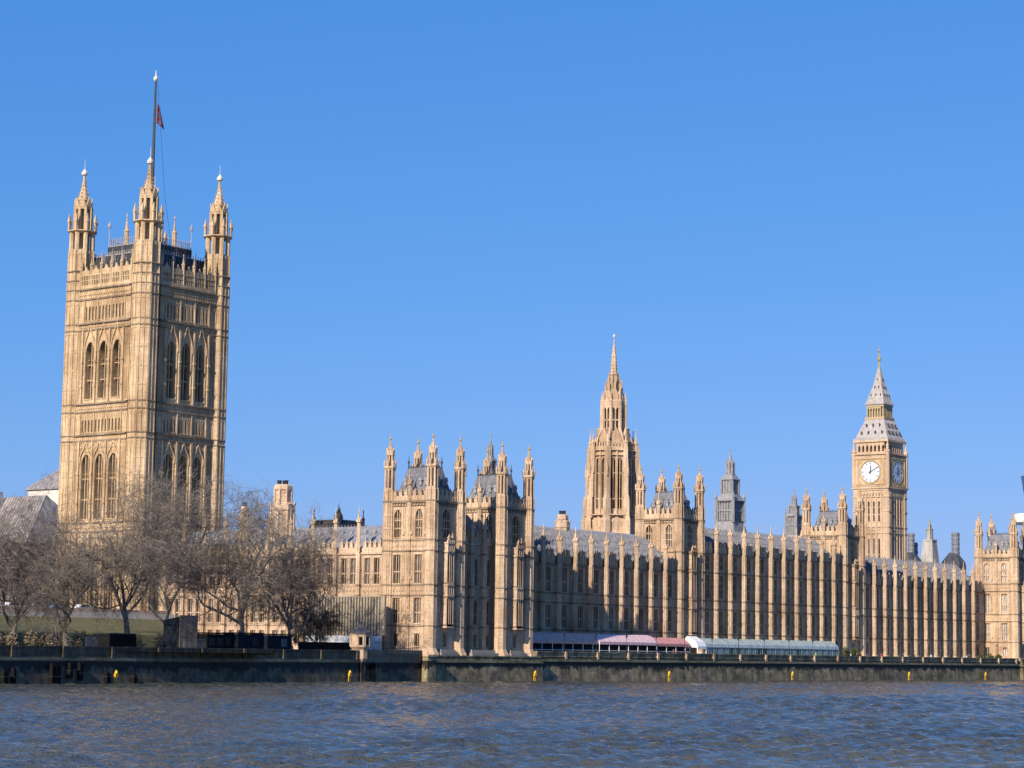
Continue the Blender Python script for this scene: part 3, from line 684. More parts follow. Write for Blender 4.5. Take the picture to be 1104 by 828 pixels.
    for x, y in ((xs, ye), (xe, ye), (xs, yw), (xe, yw)):
        turret(T, x+(.15 if x == xs else -.15), y+(.2 if y == ye else -.2), z0, zpar, zs_, zp_, zspi, zt, 1.12, [z for z in list(strz)+[zpar] if z > z0+1.8], foot if y == ye else 0)
    zr = zroof; zb = zpar+.3
    r = MB(); a0, a1 = 1.0, 2.6
    c0 = [(xs+a0, ye+a0), (xe-a0, ye+a0), (xe-a0, yw-a0), (xs+a0, yw-a0)]; c1 = [(xs+a1, ye+a1), (xe-a1, ye+a1), (xe-a1, yw-a1), (xs+a1, yw-a1)]
    for i in range(4):
        j = (i+1) % 4; slope_roof(r, [(*c0[i], zb), (*c0[j], zb), (*c1[j], zr), (*c1[i], zr)], .62, 3, .1)
    r.quadpts([(*c, zr) for c in c1])
    rf = r.build('roof', ROOF, T)
    cr = MB()
    for i in range(4): cresting(cr, (*c1[i], zr), (*c1[(i+1) % 4], zr), .5, .55)
    for c in c1: cr.lathe(*c, [(.16, zr), (.12, zr+.9), (.3, zr+1.0), (.1, zr+1.4), (.02, zr+2.3)], 6)
    cr.build('ridge_cresting', ROOF_DARK, rf)
    zc = zb+(zr-zb)*.5
    for f, hw in ((SOUTH(xs+1.75, cy), hy-2), (EAST(cx, ye+1.75), hx-2), (NORTH(xe-1.75, cy), hy-2)):
        for u in (-hw*.75, -hw*.35, hw*.35, hw*.75): dm = MB(); dm.extr(f, [(u-.28, -.35), (u+.28, -.35), (u+.28, .6), (u-.28, .6)], zc-.3, zc+.6); dm.prism(f, [(u-.4, zc+.6), (u+.4, zc+.6), (u, zc+1.3)], -.45, .7); dm.build('roof_vent', ROOF_LEAD, rf)
PT = dict(z0=4.3, zpar=32.45, zst=0, uppers=(25.9, 5.1), floors=[Z1, Z2], floor_s=[Z1, (17.55, 5.1)], top=(33.5, 34.3), turr=(34.7, 38.8, 41.6, 43.9), strz=[9.85, 15.35, 17.25, 23.4, 25.35], zroof=38.8)
def pavilion(name, label, X0, y_e, sw, mirror=False, glass=None):
    T = thing(name, label, 'building', (X0+15, -2, 4.3))
    tower(T, X0, X0+8.2, y_e, 1.9, swins=sw, glass_s=glass, **PT)
    tower(T, X0+20.5, X0+29.1, y_e, 1.9, swins=sw, **PT)
    x0, x1 = X0+8.2, X0+20.5; f = EAST(0, y_e+1.9); L = MB(); st = MB()
    mids = [x0+3.2+i*3.75 for i in range(3)]; fl = [(6.2, 2.2, 1.1, 2), (10.35, 4.4, 1.35, 2), (17.55, 4.9, 1.35, 2)]
    ops = [(m-w_/2, m+w_/2, z, z+h, 0) for m in mids for z, h, w_, li in fl]
    wall_open(L, f, x0, x1, 4.3, 25.3, ops, .5); L.box(f, x0, x1, .9, 1.2, 4.3, 25); strings(L, f, x0, x1, [9.85, 15.35, 17.25, 23.4]); L.box(f, x0, x1, -.3, .05, 25.1, 25.5); L.build('link_wall', STONE, T)
    pa = MB(); battlement(pa, f, x0+.6, x1-.6, 25.5, 26.6, 27.4, 1.3); pa.build('parapet', STONE, T)
    for m in mids:
        for z, h, w_, li in fl: window(T, f, m, z, w_, h, li, (.42,) if h > 3 else ())
    for u in (mids[0]+1.9, mids[1]+1.9): buttress(T, f, u, 4.3, 25.3, 28.6, 30.6, D=1.0, w=.9, bands=[9.85, 15.35, 17.25, 23.4])
    r = MB(); slope_roof(r, [(x0, y_e+3, 26), (x1, y_e+3, 26), (x1-2.5, y_e+6.5, 31), (x0, y_e+6.5, 31)], .7, 3, .12)
    slope_roof(r, [(x1, y_e+11, 26), (x0, y_e+11, 26), (x0, y_e+6.5, 31), (x1-2.5, y_e+6.5, 31)], 1.2, 1)
    r.quadpts([(x1, y_e+3, 26), (x1, y_e+11, 26), (x1-2.5, y_e+6.5, 31)]); r.build('link_roof', ROOF, T)
    b = MB(); b.box(EAST(0, 0), X0+9.5, X0+20, 1.6, 16, 4.3, 24.2); b.build('rear_block', STONE, T)
    r = MB(); slope_roof(r, [(X0+9, 1.9, 24.3), (X0+29, 1.9, 24.3), (X0+29, 9, 28), (X0+12, 9, 28)], 1.2, 2); slope_roof(r, [(X0+29, 16, 24.3), (X0+9, 16, 24.3), (X0+12, 9, 28), (X0+29, 9, 28)], 1.2, 2)
    r.quadpts([(X0+29, 1.9, 24.3), (X0+29, 16, 24.3), (X0+29, 9, 28)]); r.quadpts([(X0+9, 1.9, 24.3), (X0+9, 16, 24.3), (X0+12, 9, 28)]); r.build('rear_roof', ROOF, T)
    # stepped plinth on the river side
    b = MB(); b.box(EAST(0, y_e), X0-.6, X0+29.7, -1.7, 1.5, 4.0, 4.6)
    for a, c in ((X0+1.7, X0+6.6), (X0+10.6, X0+18.4), (X0+22.2, X0+27.2)): b.box(EAST(0, y_e), a, c, -1.35, .1, 4.6, 5.15); b.box(EAST(0, y_e), a+.4, c-.4, -.9, .1, 5.15, 5.7)
    b.build('plinth', PATH, T)
    return T
pavilion('palace_pavilion', 'turreted stone pavilion with two towers rising straight from the river wall', 307.6, -8.7, (-2.9, 2.2))
pavilion('palace_pavilion', 'northern turreted stone pavilion cut by the right edge of the photo', 551.0, -8.7, (-2.9, 2.2), glass=GLASS_BLIND)
CTW = dict(z0=4.6, zpar=34.6, zst=0, uppers=(28.5, 4.9), floors=[Z1, (17.55, 5.1)], floor_s=[Z1, (17.55, 5.1)], top=(35.8, 36.7), turr=(37.6, 41.2, 43.8, 45.6), strz=[9.95, 15.35, 17.25, 23.4, 27.4], zroof=40.6, foot=.35)
for lab, xs, xe in (('four-turreted stone tower between the pink awning wing and the central range', 401.2, 409.8), ('four-turreted stone tower just left of the clock tower', 473.2, 482.2)):
    T = thing('palace_tower', lab, 'tower', ((xs+xe)/2, 4, 4.6))
    tower(T, xs, xe, -.3, 10.1, swins=(-2.6, 2.6), **CTW)

# ------------------------------------------------------------------ the south front, between the great tower and the pavilion
T = thing('palace_wing', 'sunlit south front with slender buttresses and grey roof behind the bare trees', 'building', (307.7, 35, 4.6))
f = SOUTH(307.7, 0); by = [8.5+5.78*i for i in range(9)]; fl = [(6.4, 2.4), Z1, (17.5, 4.7)]
wb = MB(); ops = []; mm = []
for y in [2.7]+by:
    for q in (1.75, 4.05):
        if y+q < 61.5: mm.append(-(y+q))
for m in mm:
    for z, h in fl: ops.append((m-.68, m+.68, z, z+h, 0))
wall_open(wb, f, -62, -2.0, 4.6, 23.1, ops, .5); wb.box(f, -62, -2, 1, 1.3, 4.6, 24)
for m in mm:
    for q in (-.95, .95):
        for lo, hi in ((10.1, 15.2), (17.4, 22.9)): wb.box(f, m+q-.06, m+q+.06, -.1, .02, lo, hi); wb.box(f, m+q-.15, m+q+.15, -.25, .02, lo+1, lo+1.6)
panels(wb, f, -62, -2, 15.5, 17.1, 70, .09, .1, True, True)
strings(wb, f, -62, -2, [9.95, 15.35, 17.25]); wb.box(f, -62, -2, -.3, .05, 22.95, 23.35); wb.build('wall', STONE_PALE, T)
p = MB()
for y in [2.7]+by: battlement(p, f, -(y+5.3), -(y+.5), 23.35, 24.2, 25.0, 1.2)
p.box(f, -62, -2, .39, .5, 23.2, 24.1); p.build('parapet', STONE_PALE, T)
for m in mm:
    for z, h in fl: window(T, f, m, z, 1.36, h, 2, (.42,) if h > 3 else (), stone=STONE_PALE)
for y in by: buttress(T, f, -y, 4.6, 23.1, 29.4, 31.2, D=.95, w=.8, bands=[9.95, 15.35, 17.25], stone=STONE_PALE)
r = MB(); slope_roof(r, [(308.8, 62, 24), (308.8, 3, 24), (316, 3, 28.6), (316, 62, 28.6)], .75, 2, .1); slope_roof(r, [(323, 3, 24), (323, 62, 24), (316, 62, 28.6), (316, 3, 28.6)], 1.2, 2)
rf = r.build('roof', ROOF_LEAD, T); c = MB(); cresting(c, (316, 3, 28.6), (316, 62, 28.6), .5, .8); c.build('ridge_cresting', ROOF_LEAD, rf)
for m in mm:
    for t in (.35, .7): d = MB(); d.extr(SOUTH(308.8+7.2*t, 0), [(m-.2, -.4), (m+.2, -.4), (m+.2, .3), (m-.2, .3)], 24+4.6*t, 24+4.6*t+.6, .6, m, 0); d.build('roof_vent', ROOF_LEAD, rf)
b = MB(); b.box(EAST(323, 2), 0, .5, 0, 60, 4.6, 24); b.build('rear_wall', STONE, T)

# inner ranges whose roofs show over the river front
for i, (lab, xa, xb, ya, yb, ze, zr, m) in enumerate((('long inner range with plain pale lead roof behind the river wing', 352, 436, 14, 34, 26, 32.6, ROOF_LEAD), ('inner range with grey roof behind the central range', 446, 548, 16, 34, 24, 29.5, ROOF), ('deep inner range with grey roof left of the spired tower', 326, 436, 44, 62, 22, 27, ROOF))):
    T = thing('palace_range', lab, 'building', ((xa+xb)/2, (ya+yb)/2, 4.6)); ym = (ya+yb)/2
    b = MB(); b.box(W0, xa, xb, ya, yb, 4.6, ze); b.prism(F(xa, 0, math.pi/2), [(ya, ze), (yb, ze), (ym, zr)], -.3, 0); b.prism(F(xb, 0, math.pi/2), [(ya, ze), (yb, ze), (ym, zr)], 0, .3); b.build('wall', STONE, T)
    r = MB(); slope_roof(r, [(xa, ya-.3, ze), (xb, ya-.3, ze), (xb, ym, zr), (xa, ym, zr)], 1.0, 1, .06); slope_roof(r, [(xb, yb+.3, ze), (xa, yb+.3, ze), (xa, ym, zr), (xb, ym, zr)], 1.0, 1, .06); r.build('roof', m, T)

# ------------------------------------------------------------------ the great square tower with the flag
vx, vy = 314.4, 75.25; vh = 9.94
T = thing('great_tower', 'huge square golden stone tower with four spired turrets and flagpole', 'tower', (vx, vy, 5))
VB = [30.2, 46.95, 48.1, 52.9, 54.5, 69.9, 71.2, 76.3, 78.4]
wb = MB(); st = MB(); pa = MB(); hw = 7.7; wins = []
for ang, f in ((0, EAST(vx, vy-vh-1.9)), (1, SOUTH(vx-vh-1.9, vy)), (2, WEST(vx, vy+vh+1.9)), (3, NORTH(vx+vh+1.9, vy))):
    ops = []
    for u in (-4.05, 0, 4.05):
        for z, h in ((71.9, 2.9), (48.7, 2.6)):
            for q in ((-1.46, -.49, .49, 1.46) if ang < 2 else ()): ops.append((u+q-.22, u+q+.22, z, z+h, .5)); wins.append((f, u+q, z, .44, h, 1, (), .5, .9, .1))
        ops.append((u-1.25, u+1.25, 55.6, 67.4, 2.3)); wins.append((f, u, 55.6, 2.5, 11.8, 2, (.33, .6), 2.3, 1.5, .2))
        ops.append((u-1.25, u+1.25, 31, 44.2, 2.0)); wins.append((f, u, 31, 2.5, 13.2, 3, (.3, .62), 2.0, .9, .2))
        ops.append((u-1.25, u+1.25, 12, 26, 2.0)); wins.append((f, u, 12, 2.5, 14, 3, (.3, .62), 2.0, .9, .2))
    wall_open(wb, f, -hw, hw, 5, 78.4, ops, 1.5)
    strings(st, f, -hw, hw, VB+[28.4, 10.5], .25, .32)
    for z in (78.4, 54.5, 71.2, 48.1): st.box(f, -hw, hw, -.42, .05, z-.14, z+.2)
    for u in (-6.1, -2.03, 2.03, 6.1):
        for a, c in ((11, 28.2), (30.5, 46.8), (54.7, 69.7)): wb.box(f, u-.22, u+.22, -.4, .02, a, c); wb.box(f, u-.5, u-.38, -.15, .02, a, c); wb.box(f, u+.38, u+.5, -.15, .02, a, c)
        for a, c in ((48.3, 52.7), (71.4, 76.1)): wb.box(f, u-.16, u+.16, -.22, .02, a, c)
        for a in (34, 40, 58, 63): wb.box(f, u-.32, u+.32, -.55, .02, a, a+.5)
    for u in (-7.1, 7.1):
        for q in (-.3, 0, .3): wb.box(f, u+q-.06, u+q+.06, -.14, .02, 55, 69.5); wb.box(f, u+q-.06, u+q+.06, -.14, .02, 30.6, 46.6)
    for u in (-4.05, 0, 4.05):
        for zt, zb in ((70.6, 65.2), (46.4, 42.4)):     # ogee hoods
            for sg in (-1, 1):
                P = [(1.42, zb), (1.5, zb+1.2), (1.1, zb+(zt-zb)*.5), (.45, zb+(zt-zb)*.72), (.1, zt)]
                for (a, z), (c, y) in zip(P[:-1], P[1:]): wb.prism(f, [(u+sg*a, z), (u+sg*(a+.22), z), (u+sg*(c+.22), y), (u+sg*c, y)], -.3, .02)
            wb.lathe(*f.p(u, -.1, 0)[:2], [(.05, zt-.3), (.28, zt), (.05, zt+.5)], 6)
        for z in (56.5, 62.5, 33, 39):
            for sg in (-1, 1): wb.box(f, u+sg*1.42-.08, u+sg*1.42+.08, -.16, .02, z-.9, z+4)
    panels(wb, f, -hw, hw, 76.5, 78.2, 22, .16, .13, True, True); panels(wb, f, -hw, hw, 70.05, 71.0, 26, .12, .12, True, True)
    panels(wb, f, -hw, hw, 53.0, 54.3, 22, .14, .13, True, True); panels(wb, f, -hw, hw, 47.0, 48.0, 26, .12, .12, True)
    panels(wb, f, -hw, hw, 44.6, 46.7, 18, .12, .12, True, True); panels(wb, f, -hw, hw, 28.5, 30.1, 22, .14, .13, True, True)
    panels(wb, f, -hw, hw, 75.0, 76.1, 30, .1, .11, False); panels(wb, f, -hw, hw, 51.5, 52.7, 30, .1, .11, False)
    # openwork parapet in stepped bays with pinnacles
    pa.box(f, -hw, hw, -.25, .3, 78.5, 79.3); n = 30
    for i in range(n+1): u = -hw+i*2*hw/n; pa.box(f, u-.12, u+.12, -.15, .25, 79.3, 81.4+(.9 if (i//3) % 2 == 0 else 0))
    pa.box(f, -hw, hw, -.2, .3, 81.2, 81.5); pa.box(f, -hw, hw, -.18, .28, 80.2, 80.38)
    for i in range(5): u = -hw+(i+.5)*2*hw/5; pa.prism(f, [(u-1.1, 81.5), (u+1.1, 81.5), (u+1.1, 82.4), (u+.5, 82.4), (u, 83.3), (u-.5, 82.4), (u-1.1, 82.4)], -.1, .2)
    for i in range(6):
        u = -hw+.1+i*(2*hw-.2)/5; x, y, _ = f.p(u, .05, 0); pa.lathe(x, y, [(.32, 78.5), (.3, 83.2), (.42, 83.4), (.2, 83.8), (.05, 85.2), (.14, 85.4), (.02, 85.7)], 6)
kf = len(wb.f); k_ = len(wb.v); wb.f += [tuple(i+k_ for i in q) for q in st.f]; wb.v += st.v; wb.build('wall', STONE_VT, T, m2=SOOT_SHADE, k2=kf); pa.build('parapet', STONE_VT, T)
for f, u, z, w_, h, li, tr, ar, de, mw in wins: window(T, f, u, z, w_, h, li, tr, ar, de, mw=mw, stone=STONE_VT)
for sx in (-1, 1):
    for sy in (-1, 1): turret(T, vx+sx*vh, vy+sy*vh, 5, 80.3, 87.0, 91.2, 96.4, 103.3, 2.85, [10.5, 28.4, 30.2, 46.95, 48.1, 52.9, 54.5, 69.9, 71.2, 76.3, 78.4, 80.4, 82.5], 0, STONE_VT, PALE_FINIAL)
r = MB(); A0, A1, A2 = 9.3, 6.0, 8.2
for ang in range(4):
    f = F(vx, vy, ang*math.pi/2); P = [f.p(-A0, -A0, 79.5), f.p(A0, -A0, 79.5), f.p(A2, -A2, 85.8), f.p(-A2, -A2, 85.8)]
    slope_roof(r, P, .9, 4, .16); r.quadpts([f.p(-A2, -A2, 85.8), f.p(A2, -A2, 85.8), f.p(A1, -A1, 86.3), f.p(-A1, -A1, 86.3)])
    r.quadpts([f.p(-A1, -A1, 86.3), f.p(A1, -A1, 86.3), f.p(A1, -A1, 88.2), f.p(-A1, -A1, 88.2)])
    for i in range(13): u = -A1+i*A1/6; r.box(f, u-.12, u+.12, -A1-.12, -A1+.05, 86.3, 88.2)
r.quadpts([(vx-A1, vy-A1, 88.2), (vx+A1, vy-A1, 88.2), (vx+A1, vy+A1, 88.2), (vx-A1, vy+A1, 88.2)])
rf = r.build('roof', ROOF_DARK, T)
c = MB()
for ang in range(4):
    f = F(vx, vy, ang*math.pi/2); cresting(c, f.p(-A2, -A2, 85.8), f.p(A2, -A2, 85.8), .8, .7); cresting(c, f.p(-A1, -A1, 88.2), f.p(A1, -A1, 88.2), 1.9, .55); cresting(c, f.p(-A1, -A1-.1, 86.4), f.p(A1, -A1-.1, 86.4), .8, .7)
c.build('ridge_cresting', LEAD_STONE, rf)
for ang in range(4):
    f = F(vx, vy, ang*math.pi/2)
    for u, z in ((-6.4, 81.8), (-3.2, 81.8), (0, 81.8), (3.2, 81.8), (6.4, 81.8), (-4.6, 84.2), (-1.5, 84.2), (1.5, 84.2), (4.6, 84.2)):
        q = A0-(A0-A2)*(z-79.5)/6.3; d = MB(); d.extr(f, [(u-.25, -q-.4), (u+.25, -q-.4), (u+.25, -q+1), (u-.25, -q+1)], z-.6, z+.4); d.prism(f, [(u-.36, z+.4), (u+.36, z+.4), (u, z+1.7)], -q-.5, -q+1); d.lathe(*f.p(u, -q-.5, 0)[:2], [(.06, z+1.8), (.05, z+2.9), (.02, z+3)], 4); d.build('dormer', LEAD_STONE, rf)
for sx in (-1, 1):
    for sy in (-1, 1):
        b = MB(); b.lathe(vx+sx*A1, vy+sy*A1, [(.12, 88), (.09, 92.2), (.3, 92.5), (.35, 93.0), (.1, 93.4), (.02, 94)], 6); b.build('roof_finial', LEAD_STONE, T)
        b = MB(); b.lathe(vx+sx*3.5, vy+sy*3.5, [(.5, 88), (.5, 91.6), (.62, 91.8), (.34, 92.2), (.08, 94.6), (.2, 94.8), (.02, 95.6)], 8)
        b.build('roof_pinnacle', STONE_VT, T)
b = MB(); b.lathe(vx, vy, [(2.5, 88), (2.5, 92.6), (2.8, 92.8), (2.8, 93.1), (2.1, 93.4), (1.5, 95.2), (.8, 97.2), (.5, 98.2)], 8)
for k in range(8):
    a = math.pi/8+k*math.pi/4; b.lathe(vx+2.55*math.cos(a), vy+2.55*math.sin(a), [(.22, 88), (.2, 93.8), (.3, 94), (.04, 95.4)], 5)
b.build('flagpole_base', STONE_VT, T)
b = MB(); b.lathe(vx, vy, [(.6, 88), (.45, 98), (.36, 106), (.22, 124.3)], 8); fp = b.build('flagpole', ROOF_DARK, T); b = MB(); b.lathe(vx, vy, [(.25, 124.2), (.5, 124.5), (.55, 124.9), (.2, 125.3), (.06, 126.6)], 8); b.build('finial', PALE_FINIAL, fp)
b = MB(); b.tube((vx+.3, vy-.3, 124), (vx+2.2, vy-1.5, 100), .035, .035, 3); b.tube((vx+2.2, vy-1.5, 100), (vx+3.4, vy-2.6, 90), .035, .035, 3); b.build('halyard', IRON, T)
# drooping flag, hoisted on the pole: its own thing
b = MB(); nu, nv = 12, 16
for j in range(nv+1):
    for i in range(nu+1):
        s_, t_ = i/nu, j/nv
        along = 2.3*s_*(.35+.65*t_); z = 119.6-4.3*t_-1.3*s_*(.35+.65*t_)*(1-.35*t_)-.6*s_
        dx, dy = math.sin(R(45)), -math.cos(R(45))
        q = .32*math.sin(s_*9+t_*2.2)*s_
        b.v.append((vx+.3+dx*along*.72+q*dy, vy-.3+dy*along*.72-q*dx, z))
for j in range(nv):
    for i in range(nu): a = j*(nu+1)+i; b.f.append((a, a+1, a+nu+2, a+nu+1))
fl_ = b.build('flag', FLAG, None, (vx+.3, vy-.3, 117), True); tag(fl_, 'drooping dark red flag on the tall pole above the great square tower', 'flag')
so = fl_.modifiers.new('thickness', 'SOLIDIFY'); so.thickness = .04

# ------------------------------------------------------------------ the clock tower
bx, by_ = 626.3, 72.0
T = thing('clock_tower', 'slender stone clock tower with white dial and grey spire', 'tower', (bx, by_, 5))
wb = MB(); st = MB(); wins = []; H = 5.75
for ang in range(4):
    f = F(bx, by_, ang*math.pi/2); ff = F(*f.p(0, -H, 0)[:2], f.a); ops = []
    for a, c in ((9, 22), (25, 43.2), (47, 55)):
        for u in (-2.7, -.9, .9, 2.7): ops.append((u-.3, u+.3, a+.8, c-.8, .4)); wins.append((ff, u, a+.8, .6, c-a-1.6, 1, (.35, .7), .4, .4))
    wall_open(wb, ff, -H, H, 5, 58, ops, .4)
    for u in (-3.6, -1.8, 0, 1.8, 3.6): wb.box(ff, u-.22, u+.22, -.3, .02, 8, 57)
    for u in (-3.15, -2.25, -1.35, -.45, .45, 1.35, 2.25, 3.15): wb.box(ff, u-.06, u+.06, -.12, .02, 8, 56)
    strings(st, ff, -H, H, [8, 23, 24.8, 34, 44.2, 46.2, 55.6], .35, .3)
    panels(wb, ff, -3.8, 3.8, 44.4, 46.0, 9, .2, .14, True, True); panels(wb, ff, -3.8, 3.8, 23.2, 24.6, 9, .2, .14, True, True)
    for i in range(9): u = -4.4+i*1.1; wb.prism(ff, [(u-.5, 55.8), (u, 56.9), (u+.5, 55.8), (u+.5, 57.2), (u-.5, 57.2)], -.45, .02)
    for sg in (-1, 1):
        wb.extr(ff, [(sg*5.2-.85, -.5), (sg*5.2+.85, -.5), (sg*5.2+.85, 1.2), (sg*5.2-.85, 1.2)], 5, 57.6)
        for q in (-.55, 0, .55): wb.box(ff, sg*5.2+q-.07, sg*5.2+q+.07, -.62, -.4, 8, 57)
        for z in (8, 16, 23, 24.8, 34, 44.2, 46.2, 51, 55.6): st.box(ff, sg*5.2-1.0, sg*5.2+1.0, -.72, .4, z-.18, z+.18)
    # corbelled clock storey
    pass
for h0, z0, z1 in ((6.0, 57.0, 57.6), (6.25, 57.6, 58.2), (6.55, 58.2, 58.8), (6.6, 68.95, 69.35), (6.15, 73.0, 73.7)): st.box(F(bx, by_), -h0, h0, -h0, h0, z0, z1)
wb.box(F(bx, by_), -6.15, 6.15, -6.15, 6.15, 58.8, 69.0)
for ang in range(4):
    f = F(bx, by_, ang*math.pi/2); q = F(*f.p(0, -6.15, 0)[:2], f.a)
    panels(wb, q, -5.0, 5.0, 58.9, 59.6, 10, .3, .2, True)
    for sg in (-1, 1):
        (sg > 0) and wb.lathe(*f.p(sg*6.0, -6.0, 0)[:2], [(.68, 58.8), (.68, 69.6), (.85, 69.8), (.85, 70.1), (.42, 70.4), (.36, 71.6), (.08, 73.6), (.2, 73.8), (.02, 74.3)], 8)
        wb.box(q, sg*4.6-.25, sg*4.6+.25, -.3, .02, 59.7, 67.7)
    wb.box(q, -5.4, 5.4, -.34, .02, 67.6, 68.0); panels(wb, q, -5.2, 5.2, 68.0, 69.0, 13, .2, .14, True)
    # belfry arcade
    for i in range(8):
        u = -4.9+i*1.4; (i < 7) and wb.box(f, u-.3, u+.3, -5.75, -5.0, 69.35, 73.0); 
        if i < 7: wb.prism(F(*f.p(0, -5.65, 0)[:2], f.a), [(u+.3, 71.4), (u+.7, 72.2), (u+1.1, 71.4), (u+1.1, 73.0), (u+.3, 73.0)], 0, .5)
    wb.box(f, -5.2, 5.2, -5.8, -5.0, 69.35, 69.9)
wb.box(F(bx, by_), -4.2, 4.2, -4.2, 4.2, 69.2, 73.0)
k_ = len(wb.v); wb.f += [tuple(i+k_ for i in q) for q in st.f]; wb.v += st.v; wb.build('shaft', STONE_PALE, T)
for a in wins: window(T, a[0], a[1], a[2], a[3], a[4], a[5], a[6], a[7], a[8], mw=.1, stone=STONE_PALE)
r = MB()
def tier(h0, z0, h1, z1, mid=None, rb=.7):
    for ang in range(4):
        f = F(bx, by_, ang*math.pi/2); slope_roof(r, [f.p(-h0, -h0, z0), f.p(h0, -h0, z0), f.p(h1, -h1, z1), f.p(-h1, -h1, z1)], rb, 3, .07)
tier(6.1, 73.7, 5.5, 74.6); tier(5.5, 74.6, 3.3, 80.4)
rf = r.build('lower_roof', LEAD_STONE, T)
for ang in range(4):
    f = F(bx, by_, ang*math.pi/2)
    for z, us in ((75.6, (-3.6, -1.2, 1.2, 3.6)), (78.0, (-2.3, 0, 2.3))):
        q = 5.5-2.2*(z-74.6)/5.8
        for u in us: d = MB(); d.extr(f, [(u-.2, -q-.3), (u+.2, -q-.3), (u+.2, -q+.6), (u-.2, -q+.6)], z, z+.5); d.prism(f, [(u-.3, z+.5), (u+.3, z+.5), (u, z+1.05)], -q-.36, -q+.7); d.build('dormer', ROOF_DARK, rf)
b = MB()
b.box(F(bx, by_), -3.45, 3.45, -3.45, 3.45, 80.4, 81.2)
b.box(F(bx, by_), -2.1, 2.1, -2.1, 2.1, 81.2, 85.0)
b.box(F(bx, by_), -3.1, 3.1, -3.1, 3.1, 84.5, 85.2)
for ang in range(4):
    f = F(bx, by_, ang*math.pi/2)
    for i in range(6): u = -2.8+i*.934; b.box(f, u-.18, u+.18, -3.0, -2.64, 81.2, 84.45)
    for i in range(6): u = -2.33+i*.934; (i < 5) and b.prism(F(*f.p(0, -2.95, 0)[:2], f.a), [(u-.3, 83.6), (u, 84.2), (u+.3, 83.6), (u+.3, 84.49), (u-.3, 84.49)], 0, .28)
b.build('lantern', OCHRE, T)
r = MB(); tier(3.4, 85.2, 3.1, 85.9, rb=.6); tier(3.1, 85.9, 1.4, 91.5, rb=.6); tier(1.4, 91.5, .3, 97.3, rb=.5)
sp = r.build('spire', LEAD_STONE, T)
for ang in range(4):
    f = F(bx, by_, ang*math.pi/2)
    for z, us in ((88.0, (-1.7, 0, 1.7)), (90.6, (-.7, .7)), (93.2, (0,))):
        q = 3.1-1.7*(z-85.9)/5.6 if z < 91.5 else 1.4-1.1*(z-91.5)/5.8
        for u in us: d = MB(); d.extr(f, [(u-.13, -q-.2), (u+.13, -q-.2), (u+.13, -q+.4), (u-.13, -q+.4)], z, z+.35); d.prism(f, [(u-.2, z+.35), (u+.2, z+.35), (u, z+.75)], -q-.24, -q+.4); d.build('dormer', ROOF_DARK, sp)
b = MB(); b.lathe(bx, by_, [(.35, 97.0), (.22, 99.4), (.55, 99.8), (.6, 100.4), (.2, 100.8), (.12, 102.2), (.45, 102.6), (.1, 103.0), (.05, 104.6)], 8); b.box(F(bx, by_), -.7, .7, -.07, .07, 101.6, 101.75); b.box(F(bx, by_), -.07, .07, -.7, .7, 101.6, 101.75); b.build('finial', GILT, T)
# dials
SEG = {'I': [((0, 0), (0, 1))], 'V': [((-.32, 1), (0, 0)), ((.32, 1), (0, 0))], 'X': [((-.32, 1), (.32, 0)), ((.32, 1), (-.32, 0))]}
ROM = 'XII I II III IV V VI VII VIII IX X XI'.split()
def disc(mb, f, zc, r, d, n=48, r_in=None, thick=.06):
    if r_in is None: mb.prism(f, [(r*math.cos(2*math.pi*k/n), zc+r*math.sin(2*math.pi*k/n)) for k in range(n)], d, d+thick)
    else:
        for k in range(n):
            a, c = 2*math.pi*k/n, 2*math.pi*(k+1)/n
            mb.prism(f, [(r_in*math.cos(a), zc+r_in*math.sin(a)), (r*math.cos(a), zc+r*math.sin(a)), (r*math.cos(c), zc+r*math.sin(c)), (r_in*math.cos(c), zc+r_in*math.sin(c))], d, d+thick)
def stroke(mb, f, p, q, w_, d):
    dx, dz = q[0]-p[0], q[1]-p[1]; L = math.hypot(dx, dz); nx, nz = -dz/L*w_/2, dx/L*w_/2
    mb.prism(f, [(p[0]+nx, p[1]+nz), (p[0]-nx, p[1]-nz), (q[0]-nx, q[1]-nz), (q[0]+nx, q[1]+nz)], d, d+.03)
zc = 63.5; RD = 3.5
